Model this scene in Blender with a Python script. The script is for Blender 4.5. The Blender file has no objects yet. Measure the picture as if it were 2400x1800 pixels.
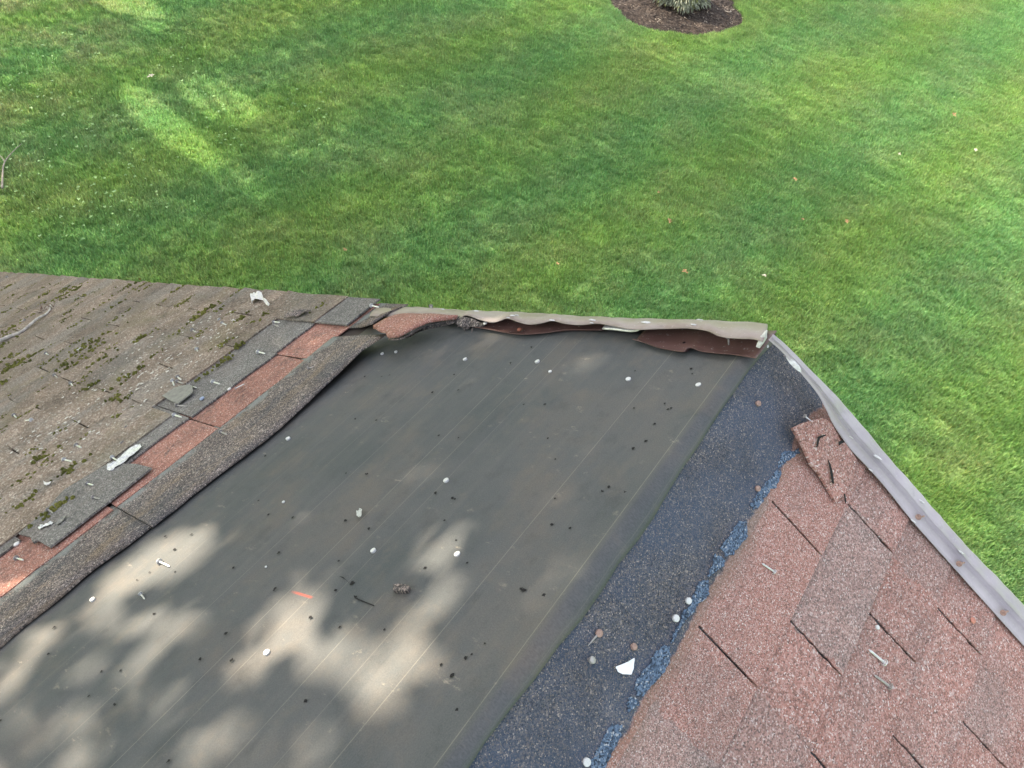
import bpy, bmesh, math, random
import numpy as np
from mathutils import Vector, Matrix
random.seed(7); rng = np.random.default_rng(7)
scene = bpy.context.scene
COL = scene.collection

# ------------------------------------------------------------------ camera
FPX = 1750.0                       # focal length in pixels of the 2400 px wide photograph
M = np.array([[0.80594914, -0.49383789, 0.3264508],
              [0.58623504, 0.58912681, -0.55610978],
              [0.08230716, 0.63957309, 0.76431132]])   # columns: camera right, up, back in the world
CAM = np.array([0.1290776, -1.15992106, 1.02001084])   # metres; world origin = ridge at the gable end
TH = math.radians(29.16)           # roof pitch
GZ = -5.0                          # lawn level below the ridge
cam_data = bpy.data.cameras.new('camera'); cam = bpy.data.objects.new('camera', cam_data); COL.objects.link(cam)
cam_data.sensor_width = 36.0; cam_data.lens = 36.0 * FPX / 2400.0
cam_data.clip_start = 0.05; cam_data.clip_end = 1000.0
mw = Matrix.Identity(4)
for i in range(3):
    for j in range(3): mw[i][j] = M[i, j]
    mw[i][3] = CAM[i]
cam.matrix_world = mw
scene.camera = cam

# ------------------------------------------------------------------ sky, sun, exposure
SUN_EL = math.radians(40.0)
_h = np.array([-1.0, -0.05]); _h /= np.linalg.norm(_h)
SUN = np.array([_h[0] * math.cos(SUN_EL), _h[1] * math.cos(SUN_EL), math.sin(SUN_EL)])   # towards the sun
world = bpy.data.worlds.new('World'); scene.world = world; world.use_nodes = True
wn = world.node_tree; wn.nodes.clear()
sky = wn.nodes.new('ShaderNodeTexSky'); sky.sky_type = 'NISHITA'; sky.sun_disc = False
sky.sun_elevation = SUN_EL; sky.sun_rotation = math.atan2(SUN[0], SUN[1])
sky.air_density = 1.0; sky.dust_density = 4.0; sky.ozone_density = 1.0
hs = wn.nodes.new('ShaderNodeHueSaturation'); hs.inputs['Saturation'].default_value = 0.45   # bright hazy sky
bg = wn.nodes.new('ShaderNodeBackground'); bg.inputs['Strength'].default_value = 0.15
wo = wn.nodes.new('ShaderNodeOutputWorld')
wn.links.new(sky.outputs[0], hs.inputs['Color']); wn.links.new(hs.outputs[0], bg.inputs['Color']); wn.links.new(bg.outputs[0], wo.inputs['Surface'])
sl = bpy.data.lights.new('sun', 'SUN'); sl.energy = 5.0; sl.angle = math.radians(0.53); sl.color = (1.0, 0.87, 0.70)
so = bpy.data.objects.new('sun', sl); COL.objects.link(so)
so.rotation_euler = Vector(tuple(SUN)).to_track_quat('Z', 'Y').to_euler()
so.location = (-10, -8, 20)
vs = scene.view_settings
vs.view_transform = 'Standard'; vs.look = 'None'; vs.gamma = 1.0; vs.use_curve_mapping = False
vs.exposure = 2.03

# ------------------------------------------------------------------ photo pixel -> place
CT, ST = math.cos(TH), math.sin(TH)
def ray(px, py):
    v = np.array([px - 1200.0, -(py - 900.0), -FPX]); v = M @ v
    return v / np.linalg.norm(v)
def P(side, s, y, h=0.0):
    """point on a roof slope: s metres down from the ridge, y along the ridge, h above the deck"""
    x = s * CT + h * ST; z = -s * ST + h * CT
    return np.array([x if side == 'R' else -x, y, z])
def hit(side, px, py, h=0.0):
    n = np.array([ST if side == 'R' else -ST, 0.0, CT]); v = ray(px, py)
    t = (h - n @ CAM) / (n @ v); Q = CAM + t * v
    q = Q[0] if side == 'R' else -Q[0]
    return (q - h * ST) / CT, Q[1]
def hit_y(px, py, y0):
    v = ray(px, py); return CAM + v * ((y0 - CAM[1]) / v[1])
def on_ground(px, py, z=GZ):
    v = ray(px, py); return CAM + v * ((z - CAM[2]) / v[2])
def project(Q):
    c = M.T @ (np.asarray(Q) - CAM); return 1200 + FPX * c[0] / -c[2], 900 - FPX * c[1] / -c[2]
def zpx(x, y, ox, oy, k): return ox + x / k, oy + y / k     # enlarged detail -> photo pixel

# ------------------------------------------------------------------ material helpers
class NT:
    def __init__(self, name):
        self.mat = bpy.data.materials.new(name); self.mat.use_nodes = True
        self.t = self.mat.node_tree; self.t.nodes.clear()
        self.out = self.t.nodes.new('ShaderNodeOutputMaterial')
    def n(self, kind, **kw):
        nd = self.t.nodes.new(kind)
        for k, v in kw.items(): setattr(nd, k, v)
        return nd
    def set(self, sock, v):
        if isinstance(v, bpy.types.NodeSocket): self.t.links.new(v, sock)
        elif isinstance(v, (tuple, list)) and len(v) == 3 and sock.type == 'RGBA': sock.default_value = (*v, 1.0)
        else: sock.default_value = v
    def coord(self, kind='uv'):
        if kind == 'uv': return self.n('ShaderNodeUVMap', uv_map='sy').outputs[0]
        if kind == 'pos': return self.n('ShaderNodeNewGeometry').outputs['Position']
        return self.n('ShaderNodeTexCoord').outputs[kind]
    def noise(self, co, scale, detail=3.0, rough=0.55, dist=0.0, out='Fac'):
        nd = self.n('ShaderNodeTexNoise'); self.set(nd.inputs['Vector'], co)
        nd.inputs['Scale'].default_value = scale; nd.inputs['Detail'].default_value = detail
        nd.inputs['Roughness'].default_value = rough; nd.inputs['Distortion'].default_value = dist
        return nd.outputs[out]
    def voro(self, co, scale, out='Color', feature='F1'):
        nd = self.n('ShaderNodeTexVoronoi', feature=feature); self.set(nd.inputs['Vector'], co)
        nd.inputs['Scale'].default_value = scale
        return nd.outputs[out]
    def ramp(self, fac, stops, interp='LINEAR'):
        nd = self.n('ShaderNodeValToRGB'); self.set(nd.inputs[0], fac); cr = nd.color_ramp; cr.interpolation = interp
        while len(cr.elements) < len(stops): cr.elements.new(0.5)
        for e, (p, c) in zip(cr.elements, stops):
            e.position = p; e.color = (*c, 1.0) if isinstance(c, tuple) else (c, c, c, 1.0)
        return nd.outputs[0]
    def mix(self, fac, a, b, mode='MIX'):
        nd = self.n('ShaderNodeMix', data_type='RGBA', blend_type=mode, clamp_factor=True)
        self.set(nd.inputs[0], fac); self.set(nd.inputs[6], a); self.set(nd.inputs[7], b)
        return nd.outputs[2]
    def math(self, op, a, b=0.0, c=0.0, clamp=False):
        nd = self.n('ShaderNodeMath', operation=op, use_clamp=clamp)
        self.set(nd.inputs[0], a); self.set(nd.inputs[1], b)
        if len(nd.inputs) > 2: self.set(nd.inputs[2], c)
        return nd.outputs[0]
    def sep(self, v):
        nd = self.n('ShaderNodeSeparateXYZ'); self.set(nd.inputs[0], v); return nd.outputs
    def mapping(self, co, scale=(1, 1, 1), rot=(0, 0, 0), loc=(0, 0, 0)):
        nd = self.n('ShaderNodeMapping'); self.set(nd.inputs[0], co)
        nd.inputs['Scale'].default_value = scale; nd.inputs['Rotation'].default_value = rot; nd.inputs['Location'].default_value = loc
        return nd.outputs[0]
    def remap(self, v, a, b, c=0.0, d=1.0):
        nd = self.n('ShaderNodeMapRange', clamp=True); self.set(nd.inputs[0], v)
        for i, x in enumerate((a, b, c, d)): self.set(nd.inputs[i + 1], x)
        return nd.outputs[0]
    def bump(self, height, strength=0.3, dist=0.002):
        nd = self.n('ShaderNodeBump'); self.set(nd.inputs['Height'], height)
        nd.inputs['Strength'].default_value = strength; nd.inputs['Distance'].default_value = dist
        return nd.outputs[0]
    def bsdf(self, color, rough=0.8, metal=0.0, normal=None, spec=0.5):
        b = self.n('ShaderNodeBsdfPrincipled'); self.set(b.inputs['Base Color'], color); self.set(b.inputs['Roughness'], rough)
        self.set(b.inputs['Metallic'], metal); self.set(b.inputs['Specular IOR Level'], spec)
        if normal is not None: self.t.links.new(normal, b.inputs['Normal'])
        self.t.links.new(b.outputs[0], self.out.inputs[0])
        return self.mat
    def rand(self): return self.n('ShaderNodeObjectInfo').outputs['Random']

def plain(name, c, rough=0.7, metal=0.0, var=0.25, scale=60.0, spec=0.4):
    m = NT(name); co = m.coord('pos')
    f = m.noise(co, scale, 4.0)
    d = tuple(x * (1 - var) for x in c); l = tuple(min(1, x * (1 + var)) for x in c)
    col = m.ramp(f, [(0.3, d), (0.7, l)])
    return m.bsdf(col, rough, metal, m.bump(f, 0.2, 0.002), spec)

# ------------------------------------------------------------------ mesh helpers
def link(name, me, parent=None, mat=None):
    o = bpy.data.objects.new(name, me); COL.objects.link(o)
    if mat is not None and me is not None and not me.materials: me.materials.append(mat)
    if parent is not None:
        o.parent = parent
        if parent.type == 'EMPTY': o.matrix_parent_inverse = Matrix.Translation(-parent.location)
    return o
def tag(o, label=None, cat=None, group=None, kind=None):
    for k, v in (('label', label), ('category', cat), ('group', group), ('kind', kind)):
        if v: o[k] = v
    return o
def empty(name, loc):
    o = bpy.data.objects.new(name, None); COL.objects.link(o); o.location = tuple(loc); o.empty_display_size = 0.2
    return o
def mesh(name, verts, faces, uvs=None, smooth=False):
    me = bpy.data.meshes.new(name); me.from_pydata([tuple(map(float, v)) for v in verts], [], faces)
    if uvs is not None:
        ul = me.uv_layers.new(name='sy'); vi = np.empty(len(me.loops), int); me.loops.foreach_get('vertex_index', vi)
        ul.data.foreach_set('uv', np.asarray(uvs, float)[vi].ravel())
    if smooth: me.polygons.foreach_set('use_smooth', [True] * len(me.polygons))
    me.update(); return me
def grid_sheet(name, side, pts, thick, parent, mat, smooth=True):
    """pts[i][j] = (s, y, h) grid of the top surface; closed sheet of the given thickness below it"""
    n, m = len(pts), len(pts[0]); V = []; U = []
    for lay in (0.0, thick):
        for i in range(n):
            for j in range(m):
                s, y, h = pts[i][j]; V.append(P(side, s, y, h - lay)); U.append((y, s))
    F = []; k = n * m; flip = side == 'L'
    def q(a, b, c, d): F.append((d, c, b, a) if flip else (a, b, c, d))
    for i in range(n - 1):
        for j in range(m - 1):
            a, b, c, d = i * m + j, (i + 1) * m + j, (i + 1) * m + j + 1, i * m + j + 1
            q(a, b, c, d); q(k + d, k + c, k + b, k + a)
    for j in range(m - 1):
        q(j, j + 1, k + j + 1, k + j); a = (n - 1) * m
        q(a + j + 1, a + j, k + a + j, k + a + j + 1)
    for i in range(n - 1):
        a, b = i * m, (i + 1) * m
        q(b, a, k + a, k + b); q(a + m - 1, b + m - 1, k + b + m - 1, k + a + m - 1)
    me = mesh(name, V, F, U)
    if smooth: me.polygons.foreach_set('use_smooth', [i < 2 * (n - 1) * (m - 1) for i in range(len(me.polygons))])
    return link(name, me, parent, mat)
def slab(name, side, s0, s1, y0, y1, h0, h1, thick, parent, mat, jag=0.0, ns=2, ny=2):
    """a shingle-like sheet between s0..s1, y0..y1 with top height h0 at s0 to h1 at s1 and uneven edges"""
    j = lambda: random.uniform(-jag, jag)
    js = [[j() for _ in range(ny)] for _ in range(2)]; jy = [[j() for _ in range(ns)] for _ in range(2)]
    pts = []
    for a in range(ns):
        f = a / (ns - 1); row = []
        for b in range(ny):
            g = b / (ny - 1)
            s = s0 + (s1 - s0) * f; y = y0 + (y1 - y0) * g
            if a == 0: s += js[0][b]
            if a == ns - 1: s += js[1][b]
            if b == 0: y += jy[0][a]
            if b == ny - 1: y += jy[1][a]
            row.append((s, y, h0 + (h1 - h0) * f))
        pts.append(row)
    return grid_sheet(name, side, pts, thick, parent, mat, smooth=False)
def poly_slab(name, side, outline, thick, parent, mat, hfun=None):
    """outline: list of (s, y, h)"""
    bm = bmesh.new(); uvl = bm.loops.layers.uv.new('sy')
    vs_ = [bm.verts.new(tuple(P(side, *p))) for p in outline]
    f = bm.faces.new(vs_); f.normal_update()
    n = Vector((ST if side == 'R' else -ST, 0, CT))
    if f.normal.dot(n) < 0: bmesh.ops.reverse_faces(bm, faces=[f])
    top = f
    ex = bmesh.ops.extrude_face_region(bm, geom=[top])
    nv = [e for e in ex['geom'] if isinstance(e, bmesh.types.BMVert)]
    for v in vs_: v.co -= n * thick if v.is_valid else 0
    bmesh.ops.triangulate(bm, faces=bm.faces[:])
    bmesh.ops.recalc_face_normals(bm, faces=bm.faces[:])
    for fc in bm.faces:
        for lp in fc.loops:
            c = lp.vert.co; sgn = 1 if side == 'R' else -1
            lp[uvl].uv = (c.y, (sgn * c.x) * CT - c.z * ST)
    me = bpy.data.meshes.new(name); bm.to_mesh(me); bm.free()
    return link(name, me, parent, mat)
def catmull(pts, n):
    pts = [np.asarray(p, float) for p in pts]; out = []
    d = [0.0]
    for a, b in zip(pts, pts[1:]): d.append(d[-1] + np.linalg.norm(b - a))
    for t in np.linspace(0, d[-1], n):
        k = max(0, min(len(pts) - 2, int(np.searchsorted(d, t) - 1)))
        u = (t - d[k]) / max(1e-9, d[k + 1] - d[k])
        p0 = pts[max(0, k - 1)]; p1 = pts[k]; p2 = pts[k + 1]; p3 = pts[min(len(pts) - 1, k + 2)]
        m1 = (p2 - p0) / max(1e-9, d[k + 1] - d[max(0, k - 1)]) * (d[k + 1] - d[k])
        m2 = (p3 - p1) / max(1e-9, d[min(len(pts) - 1, k + 2)] - d[k]) * (d[k + 1] - d[k])
        u2, u3 = u * u, u * u * u
        out.append((2 * u3 - 3 * u2 + 1) * p1 + (u3 - 2 * u2 + u) * m1 + (-2 * u3 + 3 * u2) * p2 + (u3 - u2) * m2)
    return out
def sheet_from_rows(name, rows, thick, parent, mat, smooth=True):
    """rows of 3-D points -> thin solid sheet (thickness along the averaged normal)"""
    R = np.array(rows); n, m = R.shape[:2]
    du = np.gradient(R, axis=0); dv = np.gradient(R, axis=1)
    N = np.cross(du, dv); N /= np.maximum(1e-9, np.linalg.norm(N, axis=2, keepdims=True))
    V = np.concatenate([R.reshape(-1, 3), (R - N * thick).reshape(-1, 3)]); k = n * m; F = []
    for i in range(n - 1):
        for j in range(m - 1):
            a, b, c, d = i * m + j, (i + 1) * m + j, (i + 1) * m + j + 1, i * m + j + 1
            F += [(a, b, c, d), (k + d, k + c, k + b, k + a)]
    nt = len(F)
    for j in range(m - 1):
        F.append((j, j + 1, k + j + 1, k + j)); a = (n - 1) * m
        F.append((a + j + 1, a + j, k + a + j, k + a + j + 1))
    for i in range(n - 1):
        a, b = i * m, (i + 1) * m
        F.append((b, a, k + a, k + b)); F.append((a + m - 1, b + m - 1, k + b + m - 1, k + a + m - 1))
    me = mesh(name, V, F, [(v[1], abs(v[0]) / CT) for v in V])
    if smooth: me.polygons.foreach_set('use_smooth', [i < nt for i in range(len(F))])
    return link(name, me, parent, mat)
def tube_verts(path, radii, seg=6):
    V = []; F = []; path = [np.asarray(p, float) for p in path]
    for i, p in enumerate(path):
        t = path[min(i + 1, len(path) - 1)] - path[max(0, i - 1)]; t /= max(1e-9, np.linalg.norm(t))
        a = np.cross(t, [0.31, 0.2, 0.93]); a /= np.linalg.norm(a); b = np.cross(t, a)
        for q in range(seg):
            an = 2 * math.pi * q / seg; V.append(p + radii[i] * (math.cos(an) * a + math.sin(an) * b))
    for i in range(len(path) - 1):
        for q in range(seg):
            r = (q + 1) % seg
            F.append((i * seg + q, i * seg + r, (i + 1) * seg + r, (i + 1) * seg + q))
    F.append(tuple(range(seg))[::-1]); F.append(tuple(range((len(path) - 1) * seg, len(path) * seg)))
    return V, F
def join(parts):
    V = []; F = []
    for v, f in parts:
        k = len(V); V += list(v); F += [tuple(i + k for i in q) for q in f]
    return V, F
def slope_matrix(side, s, y, h, ang):
    """local x along the slope surface at angle ang (0 = along the ridge towards the gable), z = roof normal"""
    n = Vector((ST if side == 'R' else -ST, 0, CT)); ey = Vector((0, 1, 0))
    es = Vector((CT if side == 'R' else -CT, 0, -ST))
    ax = ey * math.cos(ang) + es * math.sin(ang); ay = n.cross(ax)
    m = Matrix((ax, ay, n)).transposed().to_4x4(); m.translation = Vector(tuple(P(side, s, y, h)))
    return m

# ------------------------------------------------------------------ materials
def granule(name, stops, mott=(0.75, 1.2), tint=None, tint_scale=2.5, tint_fac=0.6, fine=330.0, rnd=0.2, extra=None):
    m = NT(name); co = m.coord('uv')
    c1 = m.sep(m.voro(co, fine))[0]
    col = m.ramp(c1, stops)
    c2 = m.sep(m.voro(co, fine * 0.42))[1]
    col = m.mix(m.remap(c2, 0.55, 1.0, 0.0, 0.55), col, m.ramp(m.sep(m.voro(co, fine * 0.42))[2], stops))
    big = m.noise(co, 9.0, 5.0, 0.65)
    col = m.mix(1.0, col, m.ramp(big, [(0.3, mott[0]), (0.7, mott[1])]), 'MULTIPLY')
    if tint:
        f = m.noise(m.mapping(co, (1.0, 1.6, 1.0)), tint_scale, 4.0, 0.6, 0.4)
        speck = m.math('MULTIPLY', m.remap(f, 0.48, 0.62), m.remap(c1, 0.0, 0.7, tint_fac, tint_fac * 0.6))
        col = m.mix(speck, col, m.mix(1.0, m.ramp(c1, [(0.0, 0.55), (1.0, 1.5)]), tint, 'MULTIPLY'))
    if extra: col = extra(m, co, col, c1)
    r = m.rand(); col = m.mix(1.0, col, m.ramp(r, [(0.0, 1 - rnd), (1.0, 1 + rnd)]), 'MULTIPLY')
    hgt = m.voro(co, fine * 0.8, 'Distance')
    return m.bsdf(col, 0.9, 0.0, m.bump(hgt, 0.55, 0.0025), 0.25)

RED = [(0.0, (0.12, 0.076, 0.065)), (0.25, (0.25, 0.128, 0.104)), (0.55, (0.34, 0.168, 0.134)), (0.8, (0.40, 0.235, 0.198)), (0.95, (0.47, 0.35, 0.31)), (1.0, (0.62, 0.54, 0.50))]
GREY = [(0.0, (0.05, 0.045, 0.043)), (0.5, (0.15, 0.125, 0.11)), (0.8, (0.24, 0.2, 0.175)), (1.0, (0.5, 0.45, 0.42))]
SLATE = [(0.0, (0.024, 0.028, 0.035)), (0.4, (0.060, 0.066, 0.082)), (0.7, (0.10, 0.102, 0.114)), (0.92, (0.14, 0.118, 0.102)), (1.0, (0.34, 0.29, 0.25))]
DARK = [(0.0, (0.03, 0.027, 0.025)), (0.4, (0.095, 0.083, 0.076)), (0.75, (0.165, 0.137, 0.12)), (0.92, (0.30, 0.235, 0.195)), (1.0, (0.48, 0.42, 0.36))]
SMOKE = [(0.0, (0.07, 0.067, 0.06)), (0.5, (0.152, 0.145, 0.132)), (0.85, (0.22, 0.204, 0.182)), (1.0, (0.40, 0.375, 0.34))]
OLDRED = [(0.0, (0.13, 0.068, 0.054)), (0.3, (0.27, 0.125, 0.092)), (0.7, (0.345, 0.165, 0.122)), (0.92, (0.43, 0.245, 0.19)), (1.0, (0.6, 0.5, 0.43))]
WEATH = [(0.0, (0.10, 0.077, 0.058)), (0.4, (0.18, 0.135, 0.1)), (0.7, (0.225, 0.172, 0.13)), (0.93, (0.30, 0.245, 0.19)), (1.0, (0.45, 0.4, 0.33))]

def tab_blend(m, co, col, c1):
    # colour blend baked into the shingle stock: some half tabs are grey-brown
    xyz = m.sep(co); w = m.noise(co, 22.0, 3.0, 0.6)
    yy = m.math('ADD', xyz[0], m.math('MULTIPLY', m.math('SUBTRACT', w, 0.5), 0.07))
    cx = m.n('ShaderNodeCombineXYZ'); m.set(cx.inputs[0], m.math('FLOOR', m.math('MULTIPLY', m.math('ADD', yy, 0.2745), 1 / 0.1443)))
    m.set(cx.inputs[1], m.math('FLOOR', m.math('MULTIPLY', m.math('SUBTRACT', xyz[1], 0.3275 - 1.375), 1 / 0.1375)))
    wn_ = m.n('ShaderNodeTexWhiteNoise', noise_dimensions='2D'); m.set(wn_.inputs['Vector'], cx.outputs[0])
    f = m.math('MULTIPLY', m.remap(wn_.outputs['Value'], 0.78, 0.9), m.remap(c1, 0.0, 0.8, 0.65, 0.4))
    return m.mix(f, col, m.mix(1.0, m.ramp(c1, [(0.0, 0.5), (1.0, 1.55)]), (0.21, 0.175, 0.16), 'MULTIPLY'))
M_RED = granule('red_shingle_granules', RED, (0.82, 1.15), (0.2, 0.165, 0.15), 3.2, 0.45, 420, 0.05, tab_blend)
def head_extra(m, co, col, c1):
    xyz = m.sep(co); y, s = xyz[0], xyz[1]
    w = m.noise(m.mapping(co, (1, 0.15, 1)), 9.0, 3.0, 0.6)
    w2 = m.noise(co, 60.0, 2.0, 0.6)
    edge = m.math('ADD', m.math('MULTIPLY', m.math('SUBTRACT', w, 0.5), 0.075), m.math('MULTIPLY', m.math('SUBTRACT', w2, 0.5), 0.012))
    f = m.remap(m.math('ADD', s, edge), 0.174, 0.179)
    red = m.ramp(c1, RED)
    f3 = m.noise(m.mapping(co, (1.0, 1.6, 1.0)), 3.2, 4.0, 0.6, 0.4)
    red = m.mix(m.math('MULTIPLY', m.remap(f3, 0.48, 0.62), 0.4), red, m.mix(1.0, m.ramp(c1, [(0.0, 0.55), (1.0, 1.5)]), (0.15, 0.125, 0.112), 'MULTIPLY'))
    red = tab_blend(m, co, red, c1)
    rim = m.math('MULTIPLY', f, m.remap(m.math('ADD', s, edge), 0.21, 0.18))
    red = m.mix(m.math('MULTIPLY', rim, 0.45), red, (0.16, 0.11, 0.075))
    blue = m.noise(co, 5.0, 3.0, 0.6)
    col = m.mix(m.math('MULTIPLY', m.remap(blue, 0.42, 0.62), m.remap(c1, 0.0, 0.7, 0.7, 0.25)), col, (0.045, 0.068, 0.112))
    return m.mix(f, col, red)
M_HEAD = granule('dark_headlap_granules', SLATE, (0.75, 1.2), None, 3, 0.6, 620, 0.05, head_extra)
def seal_col():
    m = NT('blue_sealant'); co = m.coord('uv')
    v = m.sep(m.voro(co, 420.0))[0]
    col = m.ramp(v, [(0.0, (0.018, 0.024, 0.036)), (0.35, (0.052, 0.078, 0.118)), (0.7, (0.09, 0.135, 0.20)), (0.93, (0.135, 0.18, 0.24)), (1.0, (0.36, 0.36, 0.36))])
    f = m.noise(co, 55.0, 4.0, 0.7)
    col = m.mix(m.remap(f, 0.60, 0.72), col, m.ramp(v, SLATE))
    return m.bsdf(col, 0.85, 0.0, m.bump(v, 0.5, 0.003), 0.25)
M_SEAL = seal_col()
M_SLOT = granule('dark_slot_granules', [(0.0, (0.012, 0.012, 0.014)), (0.6, (0.04, 0.04, 0.042)), (1.0, (0.11, 0.105, 0.1))], (0.6, 1.3), None, 3, 0.6, 380, 0.05)
def weath_extra(m, co, col, c1):
    # grey-white lichen bloom and flecks, olive dirt
    g = m.noise(co, 2.6, 5.0, 0.65)
    col = m.mix(m.remap(g, 0.5, 0.68, 0.0, 0.6), col, m.mix(0.5, col, (0.135, 0.13, 0.115)))
    o = m.noise(m.mapping(co, (1, 1, 1), (0, 0, 0), (3.1, 7.7, 0)), 4.0, 5.0, 0.7)
    col = m.mix(m.remap(o, 0.52, 0.72, 0.0, 0.5), col, (0.13, 0.115, 0.05))
    ww = m.voro(m.mapping(co, (1, 1, 1), (0, 0, 0), (9.3, 2.2, 0)), 62.0, 'Distance')
    wc = m.sep(m.voro(m.mapping(co, (1, 1, 1), (0, 0, 0), (9.3, 2.2, 0)), 62.0))[0]
    area = m.remap(m.noise(co, 1.9, 4.0, 0.7), 0.44, 0.62)
    near = m.remap(m.sep(co)[1], 3.6, 1.7)
    fl = m.math('MULTIPLY', m.math('MULTIPLY', m.remap(ww, 0.34, 0.2), m.remap(wc, 0.55, 0.62)), m.math('MULTIPLY', area, near))
    return m.mix(m.math('MULTIPLY', fl, 0.5), col, (0.48, 0.46, 0.40))
M_WEATH = granule('weathered_shingle_granules', WEATH, (0.66, 1.3), (0.17, 0.16, 0.14), 3.0, 0.75, 300, 0.16, weath_extra)
M_SMOKE = granule('grey_headlap_granules', SMOKE, (0.8, 1.15), (0.15, 0.125, 0.105), 4, 0.5, 470, 0.12)
def oldred_extra(m, co, col, c1):
    s = m.sep(co)[1]; n1 = m.noise(co, 14.0, 5.0, 0.7); n2 = m.noise(co, 90.0, 2.0)
    dirt = m.math('MULTIPLY', m.remap(n1, 0.42, 0.62), m.remap(s, 1.205, 1.26, 0.15, 0.75))
    dirt = m.math('MULTIPLY', dirt, m.remap(n2, 0.35, 0.6))
    return m.mix(dirt, col, (0.085, 0.065, 0.058))
M_OLDRED = granule('orange_red_granules', OLDRED, (0.85, 1.15), None, 3, 0.5, 470, 0.08, oldred_extra)
def dark_extra(m, co, col, c1):
    s = m.sep(co)[1]
    n1 = m.noise(m.mapping(co, (0.6, 1.6, 1)), 9.0, 4.0, 0.65)
    col = m.mix(m.math('MULTIPLY', m.remap(n1, 0.5, 0.66), 0.6), col, m.mix(1.0, m.ramp(c1, [(0, 0.5), (1, 1.6)]), (0.17, 0.125, 0.082), 'MULTIPLY'))
    n2 = m.noise(co, 16.0, 4.0, 0.7)
    e = m.math('ADD', s, m.math('MULTIPLY', m.math('SUBTRACT', n2, 0.5), 0.05))
    band = m.math('MULTIPLY', m.remap(e, 1.155, 1.17), m.remap(n2, 0.44, 0.56))
    return m.mix(m.math('MULTIPLY', band, 0.7), col, (0.2, 0.215, 0.2))
M_DARK = granule('dark_mottled_granules', DARK, (0.75, 1.25), (0.055, 0.06, 0.065), 5, 0.7, 470, 0.08, dark_extra)

def felt_mat():
    m = NT('black_roofing_felt'); co = m.coord('uv'); xyz = m.sep(co); y, s = xyz[0], xyz[1]
    a = m.noise(co, 3.2, 6.0, 0.62); b = m.noise(m.mapping(co, (1, 1, 1), (0, 0, 0), (4.4, 1.2, 0)), 5.5, 5.0, 0.65)
    c = m.noise(co, 420.0, 2.0, 0.7)
    col = m.ramp(a, [(0.32, (0.052, 0.059, 0.060)), (0.52, (0.078, 0.080, 0.078)), (0.74, (0.106, 0.097, 0.085))])
    col = m.mix(m.remap(b, 0.50, 0.70, 0.0, 0.45), col, (0.125, 0.102, 0.079))
    col = m.mix(1.0, col, m.ramp(c, [(0.25, 0.78), (0.75, 1.22)]), 'MULTIPLY')
    # pale dusty scuffs
    d1 = m.noise(m.mapping(co, (1.0, 0.45, 1.0), (0, 0, 0.5)), 55.0, 4.0, 0.75); d2 = m.noise(co, 7.0, 4.0, 0.7)
    scuff = m.math('MULTIPLY', m.remap(d1, 0.6, 0.72), m.remap(d2, 0.5, 0.66))
    col = m.mix(m.math('MULTIPLY', scuff, 0.8), col, (0.30, 0.26, 0.20))
    e1 = m.noise(m.mapping(co, (1, 1, 1), (0, 0, 0), (7.7, 3.3, 0)), 13.0, 6.0, 0.75)
    col = m.mix(m.remap(e1, 0.54, 0.72, 0.0, 0.4), col, (0.13, 0.11, 0.087))
    col = m.mix(m.remap(e1, 0.46, 0.3, 0.0, 0.35), col, (0.032, 0.034, 0.034))
    # streaky dirt along the sheet
    st = m.noise(m.mapping(co, (0.5, 14.0, 1.0)), 3.0, 3.0, 0.6)
    col = m.mix(m.remap(st, 0.5, 0.75, 0.0, 0.25), col, (0.115, 0.11, 0.10))
    # printed lay lines
    brk = m.noise(m.mapping(co, (1.0, 0.3, 1)), 22.0, 4.0, 0.8)
    for s0, k, y0, y1, w in LINES:
        f = m.remap(m.math('ABSOLUTE', m.math('SUBTRACT', s, s0)), w * .8, w * 0.25)
        f = m.math('MULTIPLY', f, m.math('MULTIPLY', m.remap(y, y0, y0 + 0.02), m.remap(y, y1, y1 - 0.02)))
        f = m.math('MULTIPLY', f, m.remap(brk, 0.34, 0.52, 0.45 * k, k))
        col = m.mix(m.math('MULTIPLY', f, 0.6), col, (0.22, 0.2, 0.165))
    # red chalk dash
    (sa, ya), (sb, yb) = hit('L', 682, 1387), hit('L', 733, 1403)
    L = math.hypot(sb - sa, yb - ya); dy, ds = (yb - ya) / L, (sb - sa) / L
    t = m.math('ADD', m.math('MULTIPLY', m.math('SUBTRACT', y, ya), dy), m.math('MULTIPLY', m.math('SUBTRACT', s, sa), ds))
    p = m.math('ABSOLUTE', m.math('SUBTRACT', m.math('MULTIPLY', m.math('SUBTRACT', y, ya), ds), m.math('MULTIPLY', m.math('SUBTRACT', s, sa), dy)))
    f = m.math('MULTIPLY', m.remap(p, 0.0036, 0.0005), m.math('MULTIPLY', m.remap(t, 0.0, 0.02), m.remap(t, L + 0.003, L - 0.004)))
    col = m.mix(m.math('MULTIPLY', f, m.remap(c, 0.3, 0.6, 0.25, 0.8)), col, (0.42, 0.07, 0.04))
    wr = m.noise(m.mapping(co, (0.5, 3.0, 1.0)), 4.0, 3.0)
    h = m.math('ADD', m.math('MULTIPLY', wr, 1.0), m.math('MULTIPLY', c, 0.06))
    return m.bsdf(col, m.remap(a, 0.3, 0.7, 0.65, 0.85), 0.0, m.bump(h, 0.35, 0.014), 0.3)
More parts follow.
